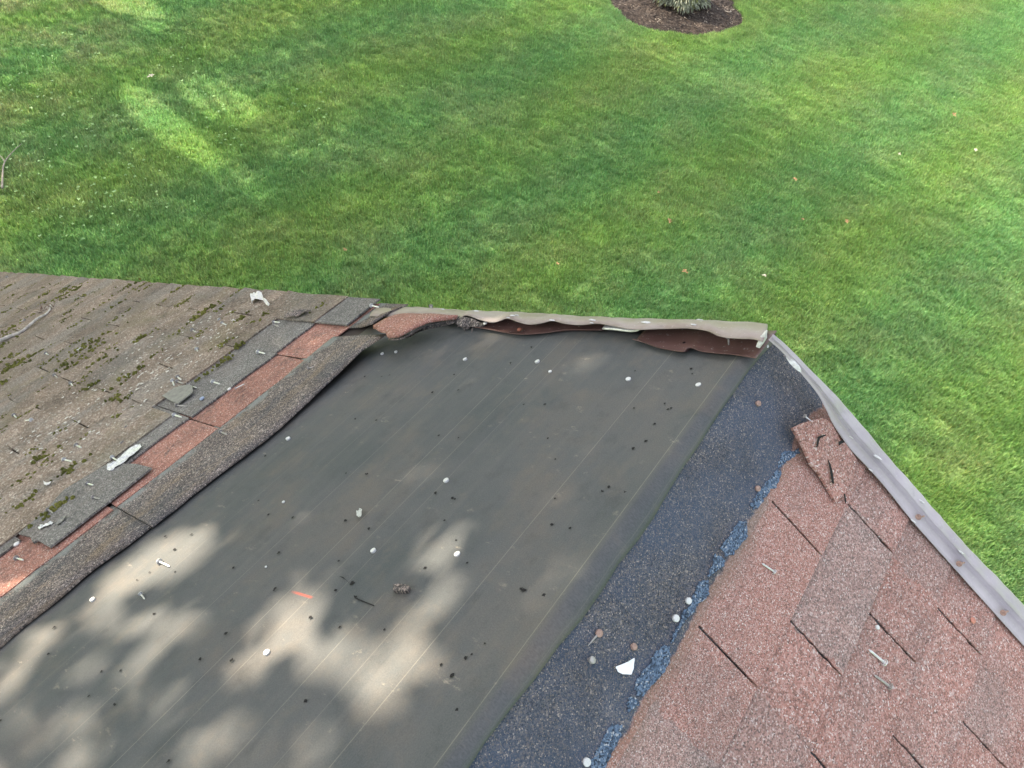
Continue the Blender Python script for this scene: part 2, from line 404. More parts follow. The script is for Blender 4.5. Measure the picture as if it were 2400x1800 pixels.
LINES = [(0.014, 0.75, -2.6, -0.03, 0.0016), (-0.012, 0.25, -0.9, -0.1, 0.001), (0.153, 0.7, -2.6, -0.03, 0.0015), (0.232, 0.5, -2.6, -0.78, 0.0013),
         (0.303, 0.6, -2.6, -0.80, 0.0015), (0.392, 0.5, -0.86, -0.05, 0.0012), (0.438, 0.65, -2.6, -0.05, 0.0014), (0.492, 0.75, -2.6, -0.05, 0.0014),
         (0.626, 0.6, -2.6, -0.1, 0.0013), (0.715, 0.5, -0.62, -0.1, 0.0012), (0.81, 0.35, -2.6, -0.1, 0.0013), (0.905, 0.3, -2.6, -0.2, 0.0012)]
M_FELT = felt_mat()

def moss_mat():
    m = NT('moss'); co = m.coord('pos'); a = m.noise(co, 18.0, 3.0, 0.6); b = m.noise(co, 260.0, 3.0, 0.7)
    col = m.ramp(a, [(0.3, (0.065, 0.07, 0.02)), (0.5, (0.12, 0.12, 0.03)), (0.7, (0.2, 0.19, 0.05))])
    col = m.mix(1.0, col, m.ramp(b, [(0.3, 0.45), (0.7, 1.6)]), 'MULTIPLY')
    return m.bsdf(col, 0.95, 0, m.bump(b, 0.9, 0.006), 0.1)
def metal_paint(name, c1, c2, rough=0.45):
    m = NT(name); co = m.coord('pos')
    a = m.noise(co, 9.0, 5.0, 0.65); b = m.noise(co, 130.0, 3.0, 0.7)
    col = m.mix(m.remap(a, 0.35, 0.65), c1, c2)
    col = m.mix(m.remap(b, 0.62, 0.72, 0.0, 0.75), col, (0.42, 0.40, 0.39))
    col = m.mix(m.remap(m.noise(co, 40.0, 4.0, 0.7), 0.6, 0.78, 0.0, 0.5), col, tuple(x * 0.55 for x in c1))
    return m.bsdf(col, m.remap(a, 0.3, 0.7, rough - 0.1, rough + 0.15), 0.0, m.bump(a, 0.15, 0.004), 0.45)
M_HOOD = metal_paint('faded_brown_metal', (0.215, 0.165, 0.138), (0.30, 0.255, 0.232))
M_BROWN = metal_paint('brown_painted_metal', (0.085, 0.044, 0.038), (0.125, 0.068, 0.058), 0.4)
M_MAUVE = metal_paint('mauve_painted_metal', (0.30, 0.262, 0.278), (0.40, 0.355, 0.372), 0.42)
M_WHITE = plain('white_sealant', (0.55, 0.54, 0.52), 0.8, 0, 0.2, 150)
M_STEEL = plain('galvanised_steel', (0.56, 0.56, 0.55), 0.38, 0.55, 0.15, 200)
M_DULL = plain('dull_grey_steel', (0.33, 0.31, 0.29), 0.5, 0.45, 0.2, 200)
M_RUST = plain('rusty_steel', (0.30, 0.20, 0.16), 0.75, 0.2, 0.3, 300)
M_HOLE = plain('hole_black', (0.008, 0.007, 0.007), 0.9, 0, 0.4, 400)  # flat black pieces laid on top paint the dark inside holes and cracks
M_MOSS = moss_mat()
M_DECK = plain('roof_deck_board', (0.045, 0.035, 0.028), 0.9, 0, 0.3, 10)
M_SIDING = plain('cream_siding', (0.55, 0.52, 0.46), 0.7, 0, 0.06, 8)
M_FASCIA = plain('brown_board', (0.10, 0.06, 0.045), 0.6, 0, 0.2, 10)

# ------------------------------------------------------------------ ground
GRASS_COLS = None
def lawn_colour(m, fine=True):
    pos = m.coord('pos')
    flat = m.mapping(pos, (1, 1, 0))
    a = m.noise(flat, 0.22, 3.0, 0.55); b = m.noise(m.mapping(flat, (1, 1, 1), (0, 0, 0), (11.0, 4.0, 0)), 0.75, 4.0, 0.6)
    # mowing passes, parallel bands
    band = m.noise(m.mapping(flat, (1, 1, 1), (0, 0, math.radians(-52))), 1.0, 1.0)
    bx = m.sep(m.mapping(flat, (1, 1, 1), (0, 0, math.radians(8))))[0]
    bandw = m.math('SINE', m.math('ADD', m.math('MULTIPLY', bx, 2.6), m.math('MULTIPLY', a, 4.0)))
    col = m.mix(m.remap(a, 0.36, 0.64), (0.190, 0.345, 0.095), (0.222, 0.358, 0.092))
    col = m.mix(m.remap(bandw, -1.0, 1.0, 0.0, 0.9), col, (0.158, 0.325, 0.112))
    col = m.mix(m.remap(b, 0.50, 0.8, 0.0, 0.4), col, (0.252, 0.355, 0.11))
    xy = m.sep(pos)
    dry = m.noise(m.mapping(flat, (1, 1, 1), (0, 0, 0), (2.0, 31.0, 0)), 0.9, 5.0, 0.7)
    # drier turf away to the north-west and along the far right
    far = m.remap(m.math('ADD', xy[0], m.math('MULTIPLY', xy[1], 0.45)), -7.0, -11.5)
    col = m.mix(m.math('MULTIPLY', m.remap(dry, 0.44, 0.66), m.math('ADD', m.math('MULTIPLY', far, 0.55), 0.22)), col, (0.40, 0.375, 0.22))
    return col, pos
def grass_mat():
    m = NT('grass_blades'); col, pos = lawn_colour(m)
    f = m.noise(pos, 26.0, 3.0, 0.7); col = m.mix(1.0, col, m.ramp(f, [(0.28, 0.82), (0.72, 1.2)]), 'MULTIPLY')
    g = m.n('ShaderNodeVertexColor', layer_name='blade').outputs[0]
    col = m.mix(1.0, col, g, 'MULTIPLY')
    d = m.n('ShaderNodeBsdfPrincipled'); m.set(d.inputs['Base Color'], col); d.inputs['Roughness'].default_value = 0.55; d.inputs['Specular IOR Level'].default_value = 0.3
    t = m.n('ShaderNodeBsdfTranslucent'); m.set(t.inputs['Color'], col)
    mx = m.n('ShaderNodeMixShader'); mx.inputs[0].default_value = 0.45
    m.t.links.new(d.outputs[0], mx.inputs[1]); m.t.links.new(t.outputs[0], mx.inputs[2]); m.t.links.new(mx.outputs[0], m.out.inputs[0])
    return m.mat
def soil_mat():
    m = NT('lawn_soil'); col, pos = lawn_colour(m)
    f = m.noise(pos, 30.0, 4.0, 0.7); col = m.mix(1.0, col, m.ramp(f, [(0.3, 0.6), (0.7, 1.0)]), 'MULTIPLY')
    return m.bsdf(col, 0.95, 0, m.bump(f, 0.6, 0.03), 0.1)
M_GRASS = grass_mat(); M_SOIL = soil_mat()
G = 160.0
gm = mesh('lawn', [(-G, -G, GZ), (G, -G, GZ), (G, G, GZ), (-G, G, GZ)], [(0, 1, 2, 3)])
lawn = tag(link('lawn', gm, None, M_SOIL), 'mown green lawn below the roof', None, None, 'structure')

# mulch bed and its outline
BED = np.array([-5.45, 12.88])
def bed_r(a):
    # wider on the left, tighter on the right, wavy edge
    return 1.28 + 0.14 * math.cos(a - 3.6) + 0.05 * math.sin(3 * a + 0.6) + 0.035 * math.sin(7 * a) + 0.02 * math.sin(13 * a + 1)
def mulch_bed():
    m = NT('dark_mulch'); pos = m.coord('pos')
    v = m.sep(m.voro(m.mapping(pos, (1, 2.2, 1), (0, 0, 0.6)), 34.0))[0]; f = m.noise(pos, 14.0, 5.0, 0.7)
    col = m.ramp(v, [(0.0, (0.02, 0.015, 0.012)), (0.6, (0.045, 0.034, 0.027)), (0.93, (0.075, 0.058, 0.047)), (1.0, (0.17, 0.145, 0.12))])
    col = m.mix(1.0, col, m.ramp(f, [(0.3, 0.7), (0.7, 1.3)]), 'MULTIPLY')
    mat = m.bsdf(col, 0.95, 0, m.bump(f, 0.8, 0.03), 0.15)
    V = []; F = []; nr, na = 26, 96
    for i in range(nr + 1):
        for j in range(na):
            a = 2 * math.pi * j / na; r = bed_r(a) * i / nr
            z = 0.05 * (1 - (i / nr) ** 4) + 0.012 * math.sin(9.1 * r * math.cos(a) + 2) * math.sin(8.3 * r * math.sin(a)) + random.uniform(-0.012, 0.012)
            V.append((BED[0] + r * math.cos(a), BED[1] + r * math.sin(a), GZ + (z if i < nr else 0.0) + 0.006))
    for i in range(nr):
        for j in range(na):
            k = (j + 1) % na; F.append((i * na + j, (i + 1) * na + j, (i + 1) * na + k, i * na + k))
    o = tag(link('mulch_bed', mesh('mulch_bed', V, F), None, mat), 'round bed of dark brown mulch cut into the lawn', None, None, 'structure')
    # chips lying on it
    parts = []
    for _ in range(900):
        a = random.uniform(0, 6.283); r = bed_r(a) * math.sqrt(random.random()) * 0.97
        c = np.array([BED[0] + r * math.cos(a), BED[1] + r * math.sin(a), GZ + 0.055 * (1 - (r / 1.3) ** 4) + 0.012])
        l, w = random.uniform(0.015, 0.05), random.uniform(0.005, 0.012); t = random.uniform(0, 3.14); tl = random.uniform(-0.3, 0.3)
        u = np.array([math.cos(t), math.sin(t), tl]); v2 = np.array([-math.sin(t), math.cos(t), random.uniform(-0.3, 0.3)]); n = np.array([0, 0, 0.004])
        parts.append(([c - u * l - v2 * w, c + u * l - v2 * w * 0.6, c + u * l * 0.9 + v2 * w, c - u * l + v2 * w * 0.7, c + n], [(0, 1, 4), (1, 2, 4), (2, 3, 4), (3, 0, 4), (3, 2, 1, 0)]))
    V, F = join(parts)
    cm = NT('bark_chips'); p2 = cm.coord('pos'); cv = cm.sep(cm.voro(p2, 9.0))[0]
    cmat = cm.bsdf(cm.ramp(cv, [(0, (0.025, 0.018, 0.014)), (0.75, (0.06, 0.045, 0.034)), (0.92, (0.13, 0.1, 0.075)), (1.0, (0.3, 0.26, 0.21))]), 0.9)
    tag(link('bark_chips', mesh('bark_chips', V, F), o, cmat), None, None, None, 'stuff')
mulch_bed()

# grass: clumps of blades set close together over the visible lawn and a few metres round it
def grass():
    def clump(seed):
        r = random.Random(seed); V = []; F = []; C = []
        for _ in range(400):
            a = r.uniform(0, 6.283); q = 0.17 * math.sqrt(r.random())
            bx, by = q * math.cos(a), q * math.sin(a)
            L = r.uniform(0.04, 0.08); w = r.uniform(0.0024, 0.0042); d = r.uniform(0, 6.283)
            ln = r.uniform(0.05, 0.55); ux, uy = math.cos(d), math.sin(d)
            sx, sy = -uy * w, ux * w
            m1 = (bx + ux * L * ln * 0.35, by + uy * L * ln * 0.35, L * 0.6); tp = (bx + ux * L * ln, by + uy * L * ln, L * (1.0 - 0.35 * ln))
            k = len(V)
            V += [(bx - sx, by - sy, -0.005), (bx + sx, by + sy, -0.005), (m1[0] + sx * .85, m1[1] + sy * .85, m1[2]), (m1[0] - sx * .85, m1[1] - sy * .85, m1[2]), tp]
            F += [(k, k + 1, k + 2, k + 3), (k + 3, k + 2, k + 4)]
            t = r.random(); g = r.uniform(0.65, 1.4)
            tint = (g * 1.5, g * 1.1, g * 1.2) if t > 0.93 else (g * r.uniform(0.85, 1.15), g, g * r.uniform(0.8, 1.2))
            C += [tint] * 5
        me = mesh('grass_clump', V, F); me.materials.append(M_GRASS)
        ca = me.color_attributes.new('blade', 'FLOAT_COLOR', 'POINT')
        ca.data.foreach_set('color', np.array([(*c, 1.0) for c in C]).ravel())
        return me
    pts = []
    st = 0.2
    poly = [(-13.8, 4.4), (-0.3, 19.0), (2.7, 4.1), (-3.2, 4.1), (-7.9, 0.8)]
    cen = np.mean(poly, axis=0); big = []
    for p in poly:
        v = np.array(p) - cen; big.append(cen + v * (1 + 2.2 / np.linalg.norm(v)))
    big += []
    def inside(x, y):
        c = False; n = len(big)
        for i in range(n):
            (x1, y1), (x2, y2) = big[i], big[(i + 1) % n]
            if (y1 > y) != (y2 > y) and x < (x2 - x1) * (y - y1) / (y2 - y1) + x1: c = not c
        return c
    x = -17.0
    while x < 6.0:
        y = -2.0
        while y < 22.5:
            if inside(x, y):
                px = x + random.uniform(-.07, .07); py = y + random.uniform(-.07, .07)
                d = np.array([px, py]) - BED; a = math.atan2(d[1], d[0])
                if np.linalg.norm(d) > bed_r(a) + 0.13 and not (abs(px) < 5.2 and py < -0.2): pts.append((px, py))
            y += st
        x += st
    # clumps hanging over the edge of the bed
    for k in range(110):
        a = 2 * math.pi * k / 110; r = bed_r(a) + 0.115 + random.uniform(-0.03, 0.05)
        pts.append((BED[0] + r * math.cos(a), BED[1] + r * math.sin(a)))
    for v in range(3):
        src = bpy.data.objects.new('grass_clump', clump(50 + v))
        sub = pts[v::3] if False else [p for p in pts if (hash((round(p[0], 3), round(p[1], 3))) % 3) == v]
        me = mesh('grass', [(px, py, GZ) for px, py in sub], [])
        o = link('grass', me); me.materials.append(M_GRASS)
        tag(o, 'short mown grass blades covering the lawn', None, None, 'stuff')
        ng = bpy.data.node_groups.new('grass_cover', 'GeometryNodeTree')
        ng.interface.new_socket('Geometry', in_out='INPUT', socket_type='NodeSocketGeometry')
        ng.interface.new_socket('Geometry', in_out='OUTPUT', socket_type='NodeSocketGeometry')
        gi = ng.nodes.new('NodeGroupInput'); go = ng.nodes.new('NodeGroupOutput')
        oi = ng.nodes.new('GeometryNodeObjectInfo'); oi.inputs[0].default_value = src
        ip = ng.nodes.new('GeometryNodeInstanceOnPoints')
        rv = ng.nodes.new('FunctionNodeRandomValue'); rv.data_type = 'FLOAT_VECTOR'; rv.inputs[0].default_value = (-.08, -.08, 0); rv.inputs[1].default_value = (.08, .08, 6.283)
        sv = ng.nodes.new('FunctionNodeRandomValue'); sv.data_type = 'FLOAT_VECTOR'; sv.inputs[0].default_value = (.9, .9, .85); sv.inputs[1].default_value = (1.1, 1.1, 1.1)
        ng.links.new(gi.outputs[0], ip.inputs['Points']); ng.links.new(oi.outputs['Geometry'], ip.inputs['Instance'])
        ng.links.new(rv.outputs[0], ip.inputs['Rotation']); ng.links.new(sv.outputs[0], ip.inputs['Scale'])
        ng.links.new(ip.outputs[0], go.inputs[0])
        md = o.modifiers.new('grass_cover', 'NODES'); md.node_group = ng
grass()

# clover growing among the grass on the left
def clover():
    parts = []
    spots = [(90, 380, 130), (230, 300, 120), (330, 420, 130), (150, 520, 110), (60, 250, 90), (720, 240, 90), (540, 330, 60), (500, 250, 60), (250, 480, 90), (420, 130, 80), (120, 130, 100)]
    for cx, cy, r in spots:
        for _ in range(int(r * 0.2)):
            px, py = random.gauss(cx, r * 0.5), random.gauss(cy, r * 0.4)
            if py > 575: continue
            q = on_ground(px, py); s = random.uniform(0.010, 0.018); a0 = random.uniform(0, 6.28); z = GZ + random.uniform(0.05, 0.085)
            for k in range(3):
                a = a0 + k * 2.094; u = np.array([math.cos(a), math.sin(a), random.uniform(-.2, .3)]); v = np.array([-math.sin(a), math.cos(a), random.uniform(-.2, .2)])
                c = np.array([q[0], q[1], z])
                parts.append(([c, c + u * s * .6 - v * s * .6, c + u * s * 1.25 - v * s * .3, c + u * s * 1.25 + v * s * .3, c + u * s * .6 + v * s * .6], [(0, 1, 2, 3, 4)]))
    V, F = join(parts)
    m = NT('clover_leaf'); f = m.noise(m.coord('pos'), 20.0, 2.0)
    mat = m.bsdf(m.ramp(f, [(0.3, (0.12, 0.25, 0.07)), (0.7, (0.16, 0.30, 0.09))]), 0.6)
    tag(link('clover', mesh('clover', V, F), None, mat), 'clover leaves growing through the grass', None, None, 'stuff')
clover()

# ------------------------------------------------------------------ shrub on the bed
def shrub():
    b = on_ground(1592, 26); base = np.array([b[0] - 0.10, b[1] + 0.18, GZ + 0.04])
    t = empty('shrub', base); tag(t, 'low grey-green shrub with drooping twigs on the mulch bed', 'shrub')
    parts = []
    for k in range(9):
        a = k * 0.7 + random.uniform(-.2, .2); e = np.array([math.cos(a) * .3, math.sin(a) * .3, random.uniform(.35, .75)])
        parts.append(tube_verts([base, base + e * .5 + np.array([0, 0, .1]), base + e], [.022, .014, .006], 5))
    V, F = join(parts); link('stem', mesh('stem', V, F), t, plain('shrub_bark', (0.13, 0.10, 0.075), 0.9))
    m = NT('shrub_foliage'); f = m.noise(m.coord('pos'), 7.0, 3.0, 0.6); g = m.noise(m.coord('pos'), 60.0, 2.0)
    col = m.mix(m.remap(f, 0.50, 0.62), (0.30, 0.315, 0.225), (0.16, 0.175, 0.035))
    col = m.mix(1.0, col, m.ramp(g, [(0.3, 0.6), (0.7, 1.4)]), 'MULTIPLY')
    mat = m.bsdf(col, 0.75)
    V = []; F = []
    for _ in range(5200):
        a = random.uniform(0, 6.283); ph = math.acos(random.uniform(-0.25, 1)); r = 0.47 * random.uniform(0.75, 1.05) * (1 + .12 * math.sin(5 * a))
        c = base + np.array([r * math.sin(ph) * math.cos(a), r * math.sin(ph) * math.sin(a), 0.22 + 0.75 * r * math.cos(ph) * 1.3])
        c[2] = max(c[2], base[2] + random.uniform(0.0, 0.08))
        out = np.array([math.cos(a) * .6, math.sin(a) * .6, -0.55 + random.uniform(-.4, .4)]); out /= np.linalg.norm(out)
        L = random.uniform(.05, .11); w = random.uniform(.004, .009)
        sd = np.cross(out, [random.uniform(-1, 1), random.uniform(-1, 1), random.uniform(-1, 1)]); sd = sd / max(1e-6, np.linalg.norm(sd)) * w
        k = len(V); tip = c + out * L; tip[2] = max(tip[2], GZ + 0.02)
        V += [c - sd, c + sd, c + out * L * .6 + sd * 1.1, tip, c + out * L * .6 - sd * 1.1]; F.append((k, k + 1, k + 2, k + 3, k + 4))
    link('foliage', mesh('foliage', V, F), t, mat)
shrub()

# ------------------------------------------------------------------ trees standing off to the left that shade the place
FELT_GAPS = [(372, 1322, 190, 58, -30), (440, 1296, 80, 62, -20), (520, 1248, 90, 22, 12), (309, 1461, 75, 40, -8), (405, 1440, 85, 38, -6), (388, 1497, 110, 36, 0, .7),
             (690, 1446, 48, 75, 15), (735, 1414, 75, 30, -12), (755, 1534, 170, 58, 6), (592, 1556, 92, 46, -25), (934, 1553, 85, 70, -15), (866, 1592, 80, 50, -20),
             (1022, 1390, 52, 72, 20), (1000, 1322, 80, 45, -18), (812, 1546, 80, 48, 0), (908, 1640, 85, 40, -12), (700, 1490, 50, 60, 20), (1090, 1330, 60, 40, -50, .8), (1010, 1460, 45, 40, 0),
             (40, 1650, 380, 270, 0, .74), (380, 1790, 480, 160, 0, .66)]
LAWN_GAPS = [(400, 302, 140, 38, 38), (350, 262, 76, 36, 40), (520, 242, 100, 46, 26), (318, 30, 95, 40, 26), (585, 425, 70, 22, 35, .7), (470, 355, 70, 28, 40), (250, -30, 70, 40, 20)]  # leaves left out along the sun line, shaping the crowns for sun patches
def trees():
    m = NT('tree_leaves'); f = m.noise(m.coord('pos'), 3.0, 3.0)
    lm = m.bsdf(m.ramp(f, [(0.3, (0.035, 0.075, 0.018)), (0.7, (0.075, 0.13, 0.03))]), 0.6)
    bm_ = plain('tree_bark', (0.12, 0.09, 0.07), 0.95, 0, 0.4, 12)
    nL = np.array([-ST, 0, CT])
    T = [((-8.6, -2.6), (-6.0, -1.3, 4.3), 3.5, 2.9, 48000, 0.055, 'leafy shade tree growing close to the house wall, leaning over the roof'),
         ((-12.6, -1.8), (-11.0, -0.9, 3.4), 3.2, 3.0, 30000, 0.055, 'leafy tree between the leaning tree and the tall row'),
         ((-19.0, -1.4), (-18.5, -1.0, 5.8), 5.0, 8.2, 36000, 0.045, 'tall leafy tree standing behind the tree that leans over the roof'),
         ((-19.2, 5.0), (-18.8, 5.0, 5.8), 5.0, 8.2, 66000, 0.045, 'tall leafy tree second in the row from the house'),
         ((-19.4, 11.2), (-19.0, 11.0, 5.8), 5.0, 8.2, 36000, 0.045, 'tall leafy tree third in the row from the house'),
         ((-19.4, 17.4), (-19.0, 17.2, 5.8), 5.0, 8.2, 36000, 0.045, 'tall leafy tree at the end of the row, level with the mulch bed')]
    def gapmask(px, py, gaps):
        g = np.zeros(len(px))
        for cx, cy, a, b, ang, *k in gaps:
            t = math.radians(ang); dx, dy = px - cx, py - cy
            u = dx * math.cos(t) + dy * math.sin(t); v = -dx * math.sin(t) + dy * math.cos(t)
            g = np.maximum(g, np.where((u / a) ** 2 + (v / b) ** 2 < 1.0, k[0] if k else 1.0, 0.0))
        return g
    def proj(Q):
        c = (Q - CAM) @ M; zz = np.where(c[:, 2] < -0.3, -c[:, 2], 1e9)
        return 1200 + FPX * c[:, 0] / zz, 900 - FPX * c[:, 1] / zz, c[:, 2] < -0.3
    for (bx, by), c, rh, rv, n, sz, lab in T:
        t = empty('shade_tree', (bx, by, GZ)); tag(t, lab, 'tree', 'trees shading the lawn and roof')
        top = np.array([c[0], c[1], c[2] - rv * 0.3]); bs = np.array([bx, by, GZ - 0.05])
        parts = [tube_verts([bs, bs + (top - bs) * .12 + np.array([0, 0, .1]), bs + (top - bs) * .5 + np.array([.1, 0, 0]), top], [.3, .2, .07, .03], 10)]
        for k in range(9):
            a = k * 0.7; st = bs + (top - bs) * random.uniform(.62, .95); e = np.array(c) + np.array([math.cos(a) * rh * .7, math.sin(a) * rh * .7, random.uniform(-.3, .6) * rv])
            parts.append(tube_verts([st, (st + e) / 2 + np.array([0, 0, .4]), e], [.03, .02, .01], 6))
        V, F = join(parts); link('trunk', mesh('trunk', V, F), t, bm_)
        q = rng.uniform(-1, 1, (int(n * 2.1), 3)); q = q[np.linalg.norm(q, axis=1) < 1][:n]
        p = np.array(c) + q * np.array([rh, rh, rv])
        d = (p @ nL) / (nL @ SUN); fp = p - d[:, None] * SUN
        px, py, ok = proj(fp); ok &= (fp[:, 1] < 0.1) & (fp[:, 1] > -3) & (fp[:, 0] > -2.4) & (fp[:, 0] < 0)
        g1 = np.where(ok, gapmask(px, py, FELT_GAPS), 0)
        gg = p - ((p[:, 2] - GZ) / SUN[2])[:, None] * SUN
        px, py, ok = proj(gg); ok &= gg[:, 1] > -1
        g2 = np.where(ok, gapmask(px, py, LAWN_GAPS), 0)
        keep = rng.random(len(p)) >= np.maximum(g1, g2); p = p[keep]; m_ = len(p)
        u = rng.normal(size=(m_, 3)); u /= np.linalg.norm(u, axis=1)[:, None]; w = rng.normal(size=(m_, 3)); v = np.cross(u, w); v /= np.linalg.norm(v, axis=1)[:, None]
        sc = (sz * rng.uniform(.8, 1.4, m_))[:, None]; u = u * sc; v = v * sc * .75
        V = np.stack([p - u, p - u * .1 + v, p + u, p - u * .1 - v], 1).reshape(-1, 3)
        link('crown', mesh('crown', V, np.arange(m_ * 4).reshape(-1, 4).tolist()), t, lm)
trees()

# ------------------------------------------------------------------ house
HY0, HY1, WX, EAVE = 0.0, -11.0, 5.35, 6.3
house = empty('house', (0, -5.6, GZ))
tag(house, 'house with a brown shingled gable roof, its ridge stripped to black felt', 'house')
def box(name, a, b, parent, mat):
    (x0, y0, z0), (x1, y1, z1) = a, b
    V = [(x0, y0, z0), (x1, y0, z0), (x1, y1, z0), (x0, y1, z0), (x0, y0, z1), (x1, y0, z1), (x1, y1, z1), (x0, y1, z1)]
    return link(name, mesh(name, V, [(3, 2, 1, 0), (4, 5, 6, 7), (0, 1, 5, 4), (1, 2, 6, 5), (2, 3, 7, 6), (3, 0, 4, 7)]), parent, mat)
def house_body():
    WY = -0.28                                  # gable wall face, under the overhang
    zt = -WX * math.tan(TH) - 0.22
    V = [(-WX, WY, GZ - .1), (WX, WY, GZ - .1), (WX, WY, zt), (0, WY, -0.22), (-WX, WY, zt)]
    V += [(x, HY1 + .3, z) for x, y, z in V]
    F = [(0, 4, 3, 2, 1), (5, 6, 7, 8, 9), (0, 1, 6, 5), (1, 2, 7, 6), (4, 0, 5, 9), (2, 3, 8, 7), (3, 4, 9, 8)]
    link('wall', mesh('wall', V, F), house, M_SIDING)
    k = 0; z = GZ + 0.1
    while z < -0.45:                            # lap siding boards on the gable
        hw = min(WX - 0.01, (-0.24 - z - 0.2) / math.tan(TH))
        if hw < 0.25: break
        Vb = [(-hw, WY + .002, z), (hw, WY + .002, z), (hw, WY + .022, z), (-hw, WY + .022, z), (-hw, WY + .002, z + .195), (hw, WY + .002, z + .195), (hw, WY + .008, z + .195), (-hw, WY + .008, z + .195)]
        link('siding_board', mesh('siding_board', Vb, [(3, 2, 1, 0), (4, 5, 6, 7), (0, 1, 5, 4), (1, 2, 6, 5), (2, 3, 7, 6), (3, 0, 4, 7)]), house, M_SIDING)
        z += 0.2
    for side in 'LR':                           # barge boards under the rake, eave boards
        grid_sheet('barge_board', side, [[(0.02, -0.045, -0.027), (0.02, -0.012, -0.027)], [(EAVE, -0.045, -0.027), (EAVE, -0.012, -0.027)]], 0.17, house, M_FASCIA, False)
        grid_sheet('eave_board', side, [[(EAVE - .03, HY1, -0.027), (EAVE - .03, -0.05, -0.027)], [(EAVE, HY1, -0.027), (EAVE, -0.05, -0.027)]], 0.15, house, M_FASCIA, False)
house_body()
deckL = grid_sheet('roof_slope', 'L', [[(0.0, HY1, 0.0), (0.0, HY0, 0.0)], [(EAVE, HY1, 0.0), (EAVE, HY0, 0.0)]], 0.025, house, M_DECK, False)
deckR = grid_sheet('roof_slope', 'R', [[(0.0, HY1, 0.0), (0.0, .014, 0.0)], [(EAVE, HY1, 0.0), (EAVE, .014, 0.0)]], 0.025, house, M_DECK, False)
deckL['label'] = 'old brown-grey weathered shingle slope with moss'; deckR['label'] = 'red-brown shingle slope'

# ---- felt over the ridge
def felt():
    ys = np.linspace(-3.2, 0.0, 60); V = []; U = []; rows = []
    prof = [(1.12, 0.003), (0.95, 0.003), (0.75, 0.0035), (0.5, 0.003), (0.25, 0.0035), (0.08, 0.004), (0.03, 0.006), (0.012, 0.009), (0.0, 0.0110)]
    right = [(0.007, 0.0105), (0.014, 0.0100), (0.021, 0.0085)]
    for y in ys:
        row = []
        wob = 0.004 * math.sin(y * 9) + 0.003 * math.sin(y * 23 + 1) + (0.007 if -0.75 < y < -0.6 else 0) - (0.004 if -0.3 < y < -0.2 else 0)
        for s, h in prof:
            row.append((P('L', s, y, h + (0.0012 * math.sin(s * 14 + y * 3) if 0.1 < s < 1.0 else 0)), (y, s)))
        for i, (s, h) in enumerate(right):
            row.append((P('R', s + wob * (i + 1) / 3, y, h), (y, -s)))
        rows.append(row)
    n, m = len(rows), len(rows[0])
    V = [p for r in rows for p, _ in r]; U = [u for r in rows for _, u in r]
    F = [(i * m + j, (i + 1) * m + j, (i + 1) * m + j + 1, i * m + j + 1) for i in range(n - 1) for j in range(m - 1)]
    me = mesh('felt_underlayment', V, [f[::-1] for f in F], U, True)
    o = link('felt_underlayment', me, house, M_FELT)
    sd = o.modifiers.new('thickness', 'SOLIDIFY'); sd.thickness = 0.0018; sd.offset = -1
    o['label'] = 'bare black felt with pale printed lines and nail holes'
    return o
FELT = felt()

